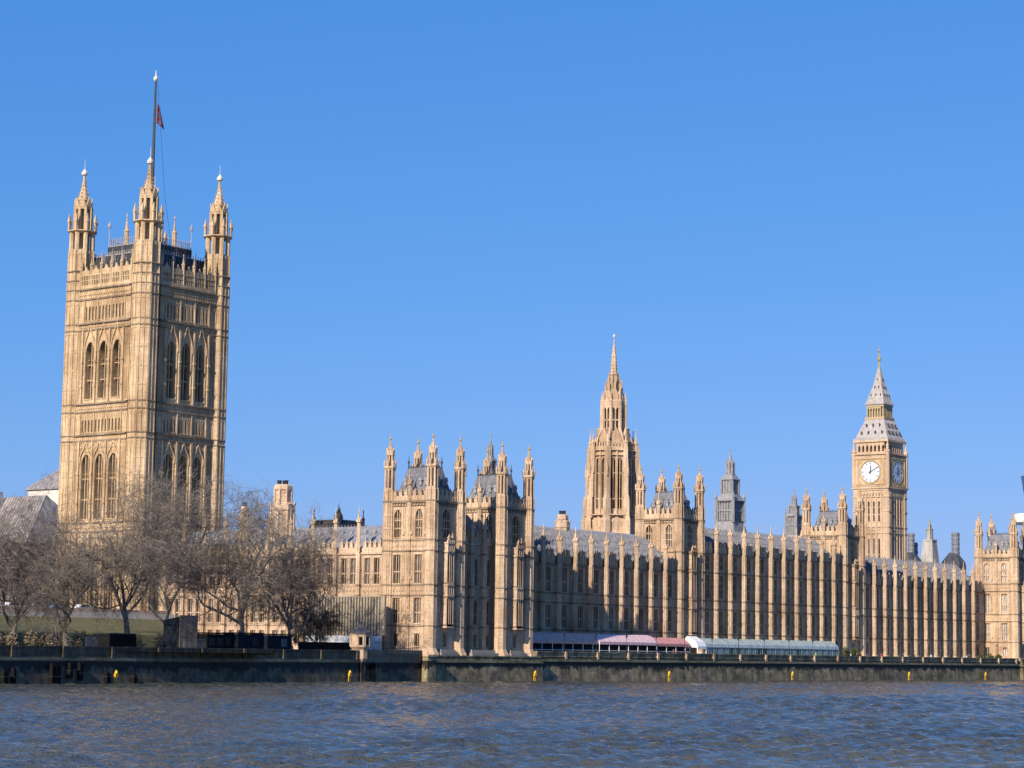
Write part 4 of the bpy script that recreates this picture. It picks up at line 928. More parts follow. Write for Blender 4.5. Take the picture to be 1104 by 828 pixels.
for ang in range(4):
    f0 = F(bx, by_, ang*math.pi/2); f = F(*f0.p(0, -6.2, 0)[:2], f0.a)
    b = MB(); disc(b, f, zc, RD, -.06); dial = b.build('clock_dial', OPAL, T)
    b = MB(); disc(b, f, zc, RD+.3, -.16, 48, RD-.02, .2); b.box(f, -4.2, 4.2, -.1, -.01, zc-4.15, zc-3.9); b.box(f, -4.2, 4.2, -.1, -.01, zc+3.9, zc+4.15)
    for sx in (-1, 1):
        for sz in (-1, 1): b.prism(f, [(sx*4.0, zc+sz*4.0), (sx*4.0, zc+sz*2.5), (sx*2.5, zc+sz*4.0)], -.08, -.02)
    b.build('dial_frame', GILT, dial)
    b = MB()
    disc(b, f, zc, 3.42, -.085, 60, 3.3, .02); disc(b, f, zc, 2.55, -.085, 60, 2.47, .02); disc(b, f, zc, 1.5, -.085, 48, 1.43, .02)
    for k in range(60):
        a = 2*math.pi*k/60; s_ = (math.sin(a), math.cos(a)); stroke(b, f, (3.05*s_[0], zc+3.05*s_[1]), (3.32*s_[0], zc+3.32*s_[1]), .06 if k % 5 else .14, -.088)
    for h in range(12):
        a = 2*math.pi*h/12; rx, rz = math.cos(a), -math.sin(a); ux, uz = math.sin(a), math.cos(a)
        stroke(b, f, (.5*ux, zc+.5*uz), (2.5*ux, zc+2.5*uz), .07, -.087)
        adv = {'I': .16, 'V': .3, 'X': .3}; tot = sum(adv[c] for c in ROM[h]); x = -tot/2
        for c in ROM[h]:
            x += adv[c]/2
            for (p, q) in SEG[c]:
                k = .42; A = (x+p[0]*k, 2.6+.42*p[1]); B = (x+q[0]*k, 2.6+.42*q[1])
                stroke(b, f, (A[0]*rx+A[1]*ux, zc+A[0]*rz+A[1]*uz), (B[0]*rx+B[1]*ux, zc+B[0]*rz+B[1]*uz), .085, -.09)
            x += adv[c]/2
    b.build('numerals', CLOCKBLUE, dial)
    b = MB()
    for a, L, w_ in ((R(62), 3.15, .2), (R(5), 2.1, .32)):
        s_ = (math.sin(a), math.cos(a)); stroke(b, f, (-.7*s_[0], zc-.7*s_[1]), (L*s_[0], zc+L*s_[1]), w_, -.15-(.05 if L > 3 else 0))
    disc(b, f, zc, .3, -.22, 16); b.build('hands', CLOCKBLUE, dial)

# ------------------------------------------------------------------ the spired central tower
cx, cy = 442.0, 46.0
T = thing('spired_tower', 'tall eight-sided stone tower tapering to a needle spire', 'tower', (cx, cy, 5))
def oct_frames(ap, rot=0):
    return [F(cx+ap*math.sin(k*math.pi/4+rot), cy-ap*math.cos(k*math.pi/4+rot), k*math.pi/4+rot) for k in range(8)]
b = MB(); wins = []
b.lathe(cx, cy, [(6.7, 5), (6.7, 34), (6.1, 38.6)], 8)
for z, q in ((38.6, .3), (34.2, .3), (54.4, .3), (53.2, .2)): b.lathe(cx, cy, [(5.6 if z > 50 else 6.6, z-.25), ((5.6 if z > 50 else 6.6)+q+.35, z), (5.6 if z > 50 else 6.6, z+.3)], 8)
ap = 5.15; hwid = ap*math.tan(math.pi/8)
for f in oct_frames(ap):
    ops = [(-1.38, -.28, 40.2, 52.6, 1.0), (.28, 1.38, 40.2, 52.6, 1.0)]; wall_open(b, f, -hwid, hwid, 38.6, 54.6, ops, .7)
    for u in (-.83, .83): wins.append((f, u, 40.2, 1.1, 12.4, 2, (.2, .7), 1.0, .7, .18))
    b.box(f, -.2, .2, -.35, .02, 39, 54.2); b.box(f, -1.75, -1.6, -.2, .02, 39, 54); b.box(f, 1.6, 1.75, -.2, .02, 39, 54)
    fa = F(*f.p(0, -.6, 0)[:2], f.a)
    b.prism(fa, [(-1.2, 34.6), (1.2, 34.6), (1.2, 37), (0, 38.6), (-1.2, 37)], -.35, .5)
    battlement(b, f, -hwid+.6, hwid-.6, 54.6, 55.4, 56.2, .8)
    # gables at the foot of the lantern
    b.prism(F(*f.p(0, 1.4, 0)[:2], f.a), [(-1.3, 55), (1.3, 55), (1.3, 57.6), (0, 60.2), (-1.3, 57.6)], -.3, .3)
b.build('lower_stage', STONE, T)
for a in wins: window(T, a[0], a[1], a[2], a[3], a[4], a[5], a[6], a[7], a[8], mw=a[9])
for k in range(8):
    a = math.pi/8+k*math.pi/4; q = MB()
    for r_, z0, z1 in ((6.9, 5, 38), (6.5, 38, 43), (6.15, 43, 49), (5.85, 49, 55)):
        x, y = cx+r_*math.cos(a), cy+r_*math.sin(a); q.lathe(x, y, [(1.0 if z0 < 40 else .78, z0), (1.0 if z0 < 40 else .78, z1-.6), (.62, z1+.5)], 4, a)
    x, y = cx+5.75*math.cos(a), cy+5.75*math.sin(a); q.lathe(x, y, [(.55, 54.5), (.5, 56.2), (.62, 56.4), (.3, 57), (.06, 59.4), (.18, 59.6), (.02, 60)], 6)
    x, y = cx+6.7*math.cos(a), cy+6.7*math.sin(a); q.lathe(x, y, [(.4, 48), (.38, 49.4), (.06, 52), (.02, 52.3)], 6)
    # flying strut to the lantern
    q.tube((cx+5.9*math.cos(a), cy+5.9*math.sin(a), 54), (cx+3.0*math.cos(a), cy+3.0*math.sin(a), 60.5), .3, .25, 4)
    q.build('buttress', STONE, T)
b = MB()
b.lathe(cx, cy, [(4.3, 54.5), (3.2, 56), (2.95, 59.3)], 8)
b.lathe(cx, cy, [(1.2, 59), (1.2, 66)], 8)
for k in range(8):
    a = math.pi/8+k*math.pi/4
    b.lathe(cx+2.95*math.cos(a), cy+2.95*math.sin(a), [(.5, 56), (.42, 66.5), (.5, 66.7), (.25, 67.4), (.05, 69.2)], 6)
for f in oct_frames(2.75):
    b.box(f, -.13, .13, -.1, .25, 59, 65); b.box(f, -1.1, 1.1, -.1, .25, 61.9, 62.2)
    b.prism(f, [(-1.15, 64.4), (-.55, 65.2), (0, 64.4), (.55, 65.2), (1.15, 64.4), (1.15, 66.2), (0, 68.0), (-1.15, 66.2)], -.12, .25)
    b.prism(F(*f.p(0, .7, 0)[:2], f.a), [(-.75, 66), (.75, 66), (.75, 68.4), (0, 70.2), (-.75, 68.4)], -.2, .3)
b.lathe(cx, cy, [(2.9, 65.9), (3.1, 66.2), (2.2, 66.5)], 8)
b.build('lantern', STONE, T)
s = MB()
for k in range(8):
    a = k*math.pi/4; s.lathe(cx+2.0*math.cos(a), cy+2.0*math.sin(a), [(.3, 66.3), (.26, 69.6), (.36, 69.8), (.05, 72.2)], 5)
    a = math.pi/8+k*math.pi/4; s.lathe(cx+1.35*math.cos(a), cy+1.35*math.sin(a), [(.22, 69), (.18, 71.6), (.26, 71.8), (.03, 73.8)], 4)
s.lathe(cx, cy, [(2.75, 66.3), (1.95, 68.3), (1.3, 70.2), (1.0, 73.2), (1.2, 73.5), (1.2, 73.8), (.85, 74), (.6, 77.8), (.75, 78.0), (.55, 78.3), (.16, 81.4), (.3, 81.6), (.1, 82), (.04, 83)], 8)
crockets(s, cx, cy, 1.2, 70.5, .3, 80.5, 8, 12, .2, math.pi/8)
s.build('spire', STONE, T)
b = MB(); b.lathe(cx, cy, [(.05, 82.6), (.3, 82.9), (.3, 83.2), (.04, 83.6)], 6); b.build('finial', PALE_FINIAL, T)

# ------------------------------------------------------------------ grey ventilation towers
def vent_tower(label, x, y, w_, zb, z1, z2, z3, z4, z5, zt, m, stone_base=None):
    """square louvred tower: flared base, tall stage zb..z1, skirt to z2, second stage to z3, cap z4, spirelet"""
    T = thing('vent_tower', label, 'tower', (x, y, 5)); h = w_/2; b = MB(); lv = MB()
    b.lathe(x, y, [(h*1.414*1.35, 5), (h*1.414*1.35, zb-4), (h*1.414*1.02, zb-.2), (h*1.414*1.1, zb)], 4)
    b.box(F(x, y), -h*.86, h*.86, -h*.86, h*.86, zb-.5, z1)
    h2 = h*.66; b.box(F(x, y), -h2*.84, h2*.84, -h2*.84, h2*.84, z1, z3)
    for k in range(4):
        f = F(x, y, k*math.pi/2)
        for i in range(7): u = -h+i*h/3; b.box(f, u-.13*h/2, u+.13*h/2, -h*.98, -h*.8, zb, z1)
        for i in range(5): u = -h2+i*h2/2; b.box(f, u-.1*h, u+.1*h, -h2, -h2*.8, z2, z3)
        b.box(f, -h, h, -h, -h*.8, (zb+z1)/2-.2, (zb+z1)/2+.2)
        n = 8
        for i in range(n): z = zb+.3+(z1-zb-.6)*i/n; lv.box(f, -h*.84, h*.84, -h*.9, -h*.84, z, z+.14)
    for sx in (-1, 1):
        for sy in (-1, 1): b.lathe(x+sx*h*1.05, y+sy*h*1.05, [(.16*h, zb-.5), (.13*h, z1+.6), (.2*h, z1+.8), (.03, z1+2.4)], 6)
    b.lathe(x, y, [(h*1.414*1.12, z1-.3), (h*1.414*1.15, z1), (h*1.414*.95, z1+.4), (h2*1.414*1.05, z2-.3), (h2*1.414*1.05, z2)], 4)
    b.lathe(x, y, [(h2*1.414*1.1, z3-.2), (h2*1.414*1.15, z3), (h2*1.414*.55, z4)], 4)
    b.lathe(x, y, [(h2*.62, z4-.3), (h2*.55, z5), (h2*.7, z5+.2), (h2*.3, z5+1.4), (.08, zt-.8), (.2, zt-.7), (.03, zt)], 8)
    for k in range(8):
        a = math.pi/8+k*math.pi/4; b.lathe(x+h2*.62*math.cos(a), y+h2*.62*math.sin(a), [(.14*h2, z4-.2), (.12*h2, z5+.3), (.02, z5+1.3)], 4)
    bo = b.build('body', m, T); lv.build('louvre', ROOF, bo)
    return T
vent_tower('large grey louvred ventilation tower with stepped spirelet above the central range', 518, 60, 5.4, 42, 47.6, 49.6, 53.4, 55, 57.6, 62.2, VENTGREY)
vent_tower('small grey ventilation turret left of the tower by the clock tower', 527, 45, 3.3, 38.5, 43.6, 44.2, 46.2, 46.8, 47.8, 51, VENTGREY)
vent_tower('grey spired roof turret rising behind the second tower of the southern pavilion', 367, 25, 2.7, 35, 42.0, 42.9, 45.6, 46.6, 47.8, 51.5, VENTGREY)
# pale gabled block beneath that turret
T = thing('gabled_block', 'pale stepped stone block at the foot of the small grey turret', 'building', (528, 42, 5)); b = MB(); b.box(F(527.5, 44), -5, 5, -4, 4, 5, 37.8)
b.build('wall', STONE_PALE, T)
b = MB()
for i in range(7): b.extr(F(522.8+i*1.6, 40.2), [(-.3, -.3), (.3, -.3), (.3, .3), (-.3, .3)], 37.8, 39.4, .3)
b.build('pinnacle_row', STONE_PALE, T)
# stone chimneys
def chimney(label, x, y, r, z0, zt, m):
    T = thing('stone_chimney', label, 'chimney', (x, y, 5)); b = MB()
    b.lathe(x, y, [(r*1.35, 5), (r*1.35, z0), (r*1.5, z0+.15), (r*1.5, z0+1.3), (r*1.0, z0+1.6), (r*.95, zt-1.3), (r*1.12, zt-1.0), (r*1.12, zt-.3), (r*.9, zt)], 8)
    for k in range(8):
        a = math.pi/8+k*math.pi/4; b.lathe(x+r*1.0*math.cos(a), y+r*1.0*math.sin(a), [(.14*r, z0+1.4), (.14*r, zt-1)], 4); b.lathe(x+r*1.36*math.cos(a), y+r*1.36*math.sin(a), [(.15*r, 20), (.15*r, z0)], 4)
        b.box(F(x+r*1.45*math.cos(a), y+r*1.45*math.sin(a), a+math.pi/2), -.2*r, .2*r, -.1, .1, z0+1.3, z0+1.7)
    b.build('stack', m, T)
    for k in range(3):
        q = MB(); a = k*2.1+.4; q.lathe(x+r*.45*math.cos(a), y+r*.45*math.sin(a), [(.26*r, zt-.1), (.24*r, zt+.6), (.3*r, zt+.65), (.3*r, zt+.8)], 8); q.build('chimney_pot', IRON, T)
chimney('thick octagonal stone chimney tower behind the south front roof', 314.5, 35.1, 1.75, 32.1, 37.3, STONE_PALE)
chimney('short octagonal stone chimney left of the spired tower', 386.5, 20.2, 1.15, 32.2, 35.2, STONE_PALE)
chimney('slim stone chimney stack showing through the tree top left of the thick chimney', 313, 44, .7, 30.2, 33.2, STONE_PALE)
# dark iron roof turret
T = thing('iron_roof_turret', 'black iron roof crest with spiked finials above the south front ridge', 'roof turret', (330, 34.4, 5))
b = MB(); b.box(F(330, 34.4), -4, 4, -4, 4, 5, 29.5); b.build('tower_body', STONE, T)
b = MB(); b.lathe(330, 34.4, [(4.1*1.414, 29.5), (4.1*1.414, 30.0), (3.5*1.414, 30.4), (3.2*1.414, 31.0), (3.0*1.414, 31.1)], 4); b.build('roof', IRON, T)
for sx in (-1, 1):
    for sy in (-1, 1): q = MB(); q.lathe(330+sx*3.5, 34.4+sy*3.5, [(.4, 30), (.3, 31.2), (.42, 31.4), (.13, 31.9), (.08, 32.7), (.15, 32.9), (.03, 33.4)], 6); q.build('finial', IRON, T)
for q_ in (-1.2, 1.2): q = MB(); q.lathe(330+q_, 34.4+q_*.9, [(1.0, 31.0), (.9, 32), (.45, 32.8), (.16, 33.2), (.08, 34.0), (.03, 34.6)], 6); q.build('cupola', IRON, T)

# ------------------------------------------------------------------ beyond the palace
def cyl_chimney(T, x, y, r, z0, z1):
    b = MB(); b.lathe(x, y, [(r, z0), (r, z1)], 14)
    for i in range(5): z = z0+(z1-z0)*(i+.6)/5; b.lathe(x, y, [(r+.02, z-.3), (r+.2, z-.25), (r+.2, z+.25), (r+.02, z+.3)], 14)
    b.build('chimney', ROOF, T)
T = thing('office_block', 'dark humped bronze roof with two round chimneys right of the clock tower', 'building', (806, 155, 5))
b = MB(); b.box(F(806, 158), -22, 14, -8, 20, 5, 36); b.build('wall', RAG, T)
b = MB(); b.lathe(806, 156, [(6.2, 36), (6.2, 41.5), (5.2, 44.5), (3.0, 47), (2, 47.6)], 12); b.box(F(806, 158), -21, 13.5, -7.5, 19, 36, 39.6); b.build('roof', ROOF_DARK, T)
cyl_chimney(T, 806.5, 155, 1.3, 46, 55.3); cyl_chimney(T, 813.5, 157, 1.15, 38, 52)
T = thing('office_block', 'grey humped roof with one round chimney left of the northern pavilion', 'building', (846, 155, 5))
b = MB(); b.box(F(848, 158), -14, 22, -8, 20, 5, 36); b.build('wall', RAG, T)
b = MB(); b.lathe(846, 156, [(5.2, 36), (5.2, 44), (4.8, 45.5), (2.2, 48.6), (2.0, 49.2)], 10); b.box(F(848, 158), -13.5, 21, -7.5, 19, 36, 39.6); b.build('roof', ROOF_DARK, T)
cyl_chimney(T, 846, 155, 1.6, 48, 57.6)
T = thing('pale_tower', 'pale white stone tower with small twin pinnacle between the two humped roofs', 'tower', (832, 165, 5)); x, y = 832.5, 160
b = MB(); b.extr(F(x, y), [(-3.2, -3.2), (3.2, -3.2), (3.2, 3.2), (-3.2, 3.2)], 5, 44, .9); b.extr(F(x, y), [(-2.9, -2.9), (2.9, -2.9), (2.9, 2.9), (-2.9, 2.9)], 44, 53.5, .72)
b.box(F(x, y), -2.3, 2.3, -2.3, 2.3, 53.5, 54.1); b.build('body', PORTLAND, T)
b = MB(); b.lathe(x, y, [(1.5, 54), (1.3, 58), (1.6, 58.3), (.8, 59), (.6, 60.4), (.08, 63.4)], 8); b.build('top', PORTLAND, T)
b = MB(); b.lathe(x-1.6, y-.8, [(.4, 54), (.35, 59), (.05, 61.5)], 6); b.build('pinnacle', PORTLAND, T)
T = thing('mast', 'thin dark mast standing left of the northern pavilion', 'mast', (842, 140, 5)); b = MB(); b.lathe(853, 148, [(.3, 5), (.22, 57), (.05, 59)], 6); b.build('pole', IRON, T)
b = MB(); b.box(F(853, 148), -.8, .8, -.2, .2, 54, 54.8); b.build('head', IRON, T)
# observation structure at the right edge
T = thing('glazed_drum', 'flaring blue glazed drum on a white deck at the right edge', 'structure', (806, 92, 5)); x, y = 806, 96
b = MB(); b.lathe(x, y, [(12.6, 57.6), (13.2, 58.0), (13.2, 61.0), (12.9, 61.3)], 40); b.build('deck', WHITE, T)
b = MB(); b.lathe(x, y, [(7.4, 61.3), (8.2, 66), (9.6, 76)], 32)
drum = b.build('drum', BLUEGLASS, T); b = MB()
for i in range(32):
    a = 2*math.pi*i/32; b.tube((x+7.45*math.cos(a), y+7.45*math.sin(a), 61.3), (x+9.65*math.cos(a), y+9.65*math.sin(a), 76), .12, .12, 4)
for z, r_ in ((64, 7.9), (67.5, 8.45), (71, 8.95), (76, 9.65)): b.lathe(x, y, [(r_, z), (r_+.12, z+.06), (r_, z+.2)], 32)
b.build('glazing_bars', CLOCKBLUE, drum)
b = MB(); b.lathe(x, y, [(3, 5), (3, 57.7)], 16); b.build('column', ROOF, T)
# church and pale tower behind the trees at left
T = thing('church', 'old church with steep weathered lead roof behind the trees at left', 'church', (380, 195, 5))
b = MB(); P = lambda X, Y: (X, Y)
b.box(F(380, 0), -8, 16, 183, 260, 5, 33); b.build('wall', RAG, T)
r = MB(); slope_roof(r, [(371, 262, 31.5), (371, 178.5, 31.5), (381, 183.5, 44.2), (381, 262, 44.2)], 1.1, 0, .14); slope_roof(r, [(397, 178.5, 31.5), (397, 262, 31.5), (381, 262, 44.2), (381, 183.5, 44.2)], 2, 0, .14); r.quadpts([(371, 178.5, 31.5), (397, 178.5, 31.5), (381, 183.5, 44.2)]); r.build('roof', ROOF_BROWN, T)
b = MB(); b.prism(SOUTH(370.6, 199.3), [(-1.6, 28), (1.6, 28), (1.6, 36), (0, 45.5), (-1.6, 36)], -.8, 9); b.build('gable', PORTLAND, T)
T = thing('pale_tower', 'white rendered tower with low brown lead roof left of the great tower', 'tower', (430, 224, 5)); x, y = 438, 228.5
b = MB(); b.lathe(x, y, [(20.5, 5), (20.5, 50)], 8); b.build('wall', LIMEWALL, T)
b = MB(); b.lathe(x, y, [(21.1, 49.8), (21.1, 50.3), (19.4, 51.6), (1.5, 62.5), (.2, 63)], 8); b.build('roof', ROOF_BROWN, T)
for k in range(8):
    a = k*math.pi/4; ff = F(x+18.93*math.sin(a), y-18.93*math.cos(a), a); q = MB(); q.prism(ff, [(-.7, 36), (.7, 36), (.7, 42.6), (0, 44), (-.7, 42.6)], -.03, .1); q.build('window', BLACK, T)

# ------------------------------------------------------------------ terrace: awnings, marquee, lamps, people
def awning(label, x0, x1, m, zf, zt, y0=-5.6, y1=-2.0):
    T = thing('terrace_awning', label, 'awning', ((x0+x1)/2, -4, 4.62)); b = MB(); n = max(3, int((x1-x0)/1.6))
    prof = [(y0, zf-.55), (y0, zf), (y0+.5, zf+.42), (y0+1.5, zt-.25), (y0+2.6, zt), (y1, zt-.1)]
    for i in range(n):
        a, c = x0+(x1-x0)*i/n, x0+(x1-x0)*(i+1)/n; m_ = (a+c)/2
        for (ya, za), (yb, zb) in zip(prof[:-1], prof[1:]):
            for p, q, s0, s1 in ((a, m_, 0, -.12), (m_, c, -.12, 0)):
                b.quadpts([(p, ya, za+s0*.4), (q, ya, za+s1*.4), (q, yb, zb+s1*.4), (p, yb, zb+s0*.4)])
    for xx, fl in ((x0, 0), (x1, 1)):
        t = [(xx, ya, za) for ya, za in prof]+[(xx, y1, zf-.3)]; b.quadpts(t if fl else t[::-1])
    b.build('canopy', m, T)
    fr = MB()
    for i in range(0, n+1, 2):
        x = x0+(x1-x0)*i/n; fr.box(W0, x-.05, x+.05, y0+.05, y0+.15, 4.62, zf)
    fr.box(W0, x0, x1, y0+.05, y0+.15, 5.9, 6.0); fr.build('frame', WHITE, T)
    g_ = MB(); g_.box(W0, x0+.1, x1-.1, y0+1.2, y0+1.26, 4.64, zf-.1); g_.build('dark_screen', NAVY, T)
awning('long lilac awning in shade beside the southern pavilion', 341.5, 363.5, LILAC, 7.75, 9.4, -6.0)
awning('pale pink awning with rounded ends next to the lilac one', 363.8, 384.2, PINK, 7.75, 9.3, -6.2)
awning('red awning between the pink awning and the white tent', 385.0, 397.4, RED, 7.6, 8.9, -5.8)
T = thing('gable_tent', 'white gable-ended tent at the end of the glass marquee', 'tent', (401.5, -4.5, 4.62))
b = MB(); x0, x1 = 398.2, 401.6
gp = [(-7.2, 6.1), (-7.2, 7.2), (-6.6, 8.2), (-4.6, 9.3), (-2.6, 8.2), (-2.0, 7.2), (-2.0, 6.1)]
b.quadpts([(x0, y, z) for y, z in [(-7.2, 6.9)]+gp[1:6]+[(-2.0, 6.9)]][::-1])
for (ya, za), (yb, zb) in zip(gp[1:5], gp[2:6]): b.quadpts([(x0, ya, za), (x1, ya, za), (x1, yb, zb), (x0, yb, zb)])
b.quadpts([(x0, -7.2, 6.6), (x1, -7.2, 6.6), (x1, -7.2, 7.2), (x0, -7.2, 7.2)])
for y in (-7.2, -5.2, -4.0, -2.0): b.box(W0, x0-.04, x0+.08, y-.09, y+.09, 4.62, 6.9)
for x in (x1,): b.box(W0, x-.1, x, -7.2, -7.05, 4.62, 7)
b.build('canopy', WHITE, T)
T = thing('glass_marquee', 'long glass marquee with curved pale roof on the terrace', 'marquee', (431, -4.5, 4.62))
b = MB(); x0, x1 = 401.8, 458.5; n = 20; cr = [(-7.2, 7.0), (-7.0, 7.7), (-6.4, 8.3), (-5.5, 8.75), (-4.6, 8.9), (-3.4, 8.75), (-2.4, 8.0)]
fr = MB()
for i in range(n):
    a, c = x0+(x1-x0)*i/n, x0+(x1-x0)*(i+1)/n
    for (ya, za), (yb, zb) in zip(cr[:-1], cr[1:]): b.quadpts([(a, ya, za), (c, ya, za), (c, yb, zb), (a, yb, zb)])
for i in range(n+1):
    x = x0+(x1-x0)*i/n
    for (ya, za), (yb, zb) in zip(cr[:-1], cr[1:]): fr.tube((x, ya, za+.03), (x, yb, zb+.03), .1, .1, 4)
    fr.box(W0, x-.07, x+.07, -7.25, -7.1, 4.62, 7.05)
fr.box(W0, x0, x1, -7.26, -7.12, 6.9, 7.05); fr.box(W0, x0, x1, -7.26, -7.12, 5.3, 5.4)
for i in range(n*2): x = x0+(x1-x0)*(i+.5)/(2*n); fr.box(W0, x-.03, x+.03, -7.22, -7.14, 5.4, 6.9)
b.quadpts([(x1, y, z) for y, z in cr]+[(x1, -2.4, 6), (x1, -7.2, 6)]); b.build('roof', MARQUEE, T); fr.build('frame', TEAL, T)
for i in range(n):
    a, c = x0+(x1-x0)*i/n, x0+(x1-x0)*(i+1)/n; q = MB(); q.box(W0, a+.08, c-.08, -7.16, -7.13, 4.64, 6.9); q.build('window', GLASS_TEAL, T)
for i in range(0, 19):
    x = tposts[i]; T = thing('lamp_post', 'slender dark terrace lamp on a parapet post', 'lamp', (x, -9.9, 6.1), 'lamps along the terrace parapet')
    if i % 2 == 0:
        pass
    b = MB(); b.lathe(x, -9.9, [(.16, 5.9), (.07, 6.4), (.05, 8.4)], 6); b.build('pole', IRON, T)
    b = MB(); b.lathe(x, -9.9, [(.07, 8.4), (.22, 8.9), (.24, 9.0), (.05, 9.25), (.02, 9.45)], 6); b.build('lantern', IRON, T)
def person(label, x, y, z, top, legs, ang=0., group=None):
    T = thing('person', label, 'person', (x, y, z), group)
    def skin_body(name, chains, m, parent, sub=1):
        me = bpy.data.meshes.new(name); vs = []; es = []; rs = []
        for ch in chains:
            base = None
            for j, (p, r) in enumerate(ch):
                if isinstance(p, int): base = p; continue
                vs.append(p); rs.append(r); k = len(vs)-1
                if base is not None: es.append((base, k))
                base = k
        ca, sa = math.cos(ang), math.sin(ang); vs = [(a*ca-b_*sa, a*sa+b_*ca, c) for a, b_, c in vs]
        me.from_pydata(vs, es, []); me.materials.append(m); o = bpy.data.objects.new(name, me); sc.collection.objects.link(o); o.parent = parent
        o.modifiers.new('skin', 'SKIN'); sd_ = o.modifiers.new('smooth', 'SUBSURF'); sd_.levels = sd_.render_levels = sub
        for v, r in zip(me.skin_vertices[0].data, rs): v.radius = (r, r*.8)
        me.skin_vertices[0].data[0].use_root = True
        return o
    skin_body('body', [[((0, 0, .95), .13), ((0, 0, 1.2), .13), ((0, 0, 1.42), .12), ((0, .0, 1.52), .055), ((0, -.02, 1.62), .085), ((0, -.02, 1.74), .075)],
                       [(2, 0), ((.19, 0, 1.42), .06), ((.27, .02, 1.15), .045), ((.24, -.12, .92), .035)], [(2, 0), ((-.19, 0, 1.42), .06), ((-.27, .02, 1.15), .045), ((-.22, -.14, .95), .035)],
                       [(0, 0), ((.1, 0, .85), .1), ((.11, -.02, .48), .065), ((.12, .02, .08), .045), ((.12, -.12, .03), .04)], [(0, 0), ((-.1, 0, .85), .1), ((-.12, .03, .48), .065), ((-.13, .05, .08), .045), ((-.13, -.09, .03), .04)]], SKIN, T, 1)
    skin_body('jacket', [[((0, 0, .88), .17), ((0, 0, 1.2), .165), ((0, 0, 1.43), .15)], [(2, 0), ((.2, 0, 1.42), .085), ((.28, .02, 1.15), .065), ((.255, -.08, .99), .055)], [(2, 0), ((-.2, 0, 1.42), .085), ((-.28, .02, 1.15), .065), ((-.24, -.1, 1.0), .055)]], top, T, 1)
    skin_body('trousers', [[((0, 0, .92), .15), ((.1, 0, .85), .12), ((.11, -.02, .48), .085), ((.12, .02, .12), .07)], [(0, 0), ((-.1, 0, .85), .12), ((-.12, .03, .48), .085), ((-.13, .05, .12), .07)]], legs, T, 1)
    b = MB(); ca, sa = math.cos(ang), math.sin(ang); b.lathe(x, y, [(.02, z+1.84), (.09, z+1.81), (.115, z+1.72), (.1, z+1.66)], 10); b.build('hair', BARK, T)
person('person in a bright yellow high visibility jacket by the glass marquee', 445.6, -8.6, 4.62, HIVIS, CLOTHDARK, .3)
person('person in a pale top by the parapet below the middle of the right river wing', 502.5, -8.6, 4.62, CLOTHWHITE, CLOTHDARK, -.6)
person('person in dark clothes behind the parapet midway along the right river wing', 494.5, -8.2, 4.62, CLOTHDARK, CLOTHDARK, .8)
person('person in a red top beside the red awning', 386.5, -8.8, 4.62, CLOTHRED, CLOTHDARK, .2)
person('person in a white shirt between the red awning and white tent', 397.2, -8.6, 4.62, CLOTHWHITE, CLOTHDARK, -.3)
for lab, x, y, top, a_ in (('person in a navy coat near the parapet below the first north wing buttress', 487.3, -8.9, CLOTHDARK, .5), ('person in a red coat beside the terrace bush', 476.5, -8.7, CLOTHRED, -.4), ('person in a pale jacket at the right end of the glass marquee', 461.5, -8.8, CLOTHWHITE, .1),
                        ('person in dark clothes between the terrace bush and the glass marquee', 464.2, -8.9, CLOTHDARK, 1.0), ('person in a pale shirt on the terrace left of the clipped hedge', 521.8, -8.8, CLOTHWHITE, .7), ('person in a dark jacket on the terrace left of the clipped hedge', 523.0, -8.9, CLOTHDARK, -.8)):
    person(lab, x, y, 4.62, top, CLOTHDARK, a_)
def leafy(name, label, cat, x0, x1, y0, y1, z0, z1, m, n, s=.16, seed=1):
    rnd = random.Random(seed); b = MB(); cl = [(rnd.uniform(x0, x1), rnd.uniform(y0, y1), rnd.uniform(.72, 1)) for _ in range(max(3, int((x1-x0)/1.1)))]
    for i in range(n):
        cx_, cy_, hh = rnd.choice(cl); R_ = .8
        while True:
            a, c, d = rnd.uniform(-1, 1), rnd.uniform(-1, 1), rnd.uniform(0, 1)
            if a*a+c*c+d*d < 1: break
        p = Vector((cx_+a*R_, cy_+c*R_, z0+d*(z1-z0)*hh)); u = Vector((rnd.gauss(0, 1), rnd.gauss(0, 1), rnd.gauss(0, 1))).normalized(); v = u.orthogonal().normalized()
        k = s*rnd.uniform(.6, 1.4); b.quadpts([tuple(p+u*k), tuple(p+v*k*.6), tuple(p-u*k), tuple(p-v*k*.6)])
    o = b.build(name, m, None, ((x0+x1)/2, (y0+y1)/2, z0)); tag(o, label, cat); return o
leafy('hedge', 'low clipped hedge behind the parapet before the northern pavilion', 'hedge', 530, 547, -7, -6, 4.62, 6.9, HEDGE, 2600, .2, 4)
leafy('shrub', 'dark bush on the terrace at the foot of the tower left of the clock tower', 'bush', 466, 474, -5, -4, 4.62, 7.9, HEDGE, 2600, .2, 5)

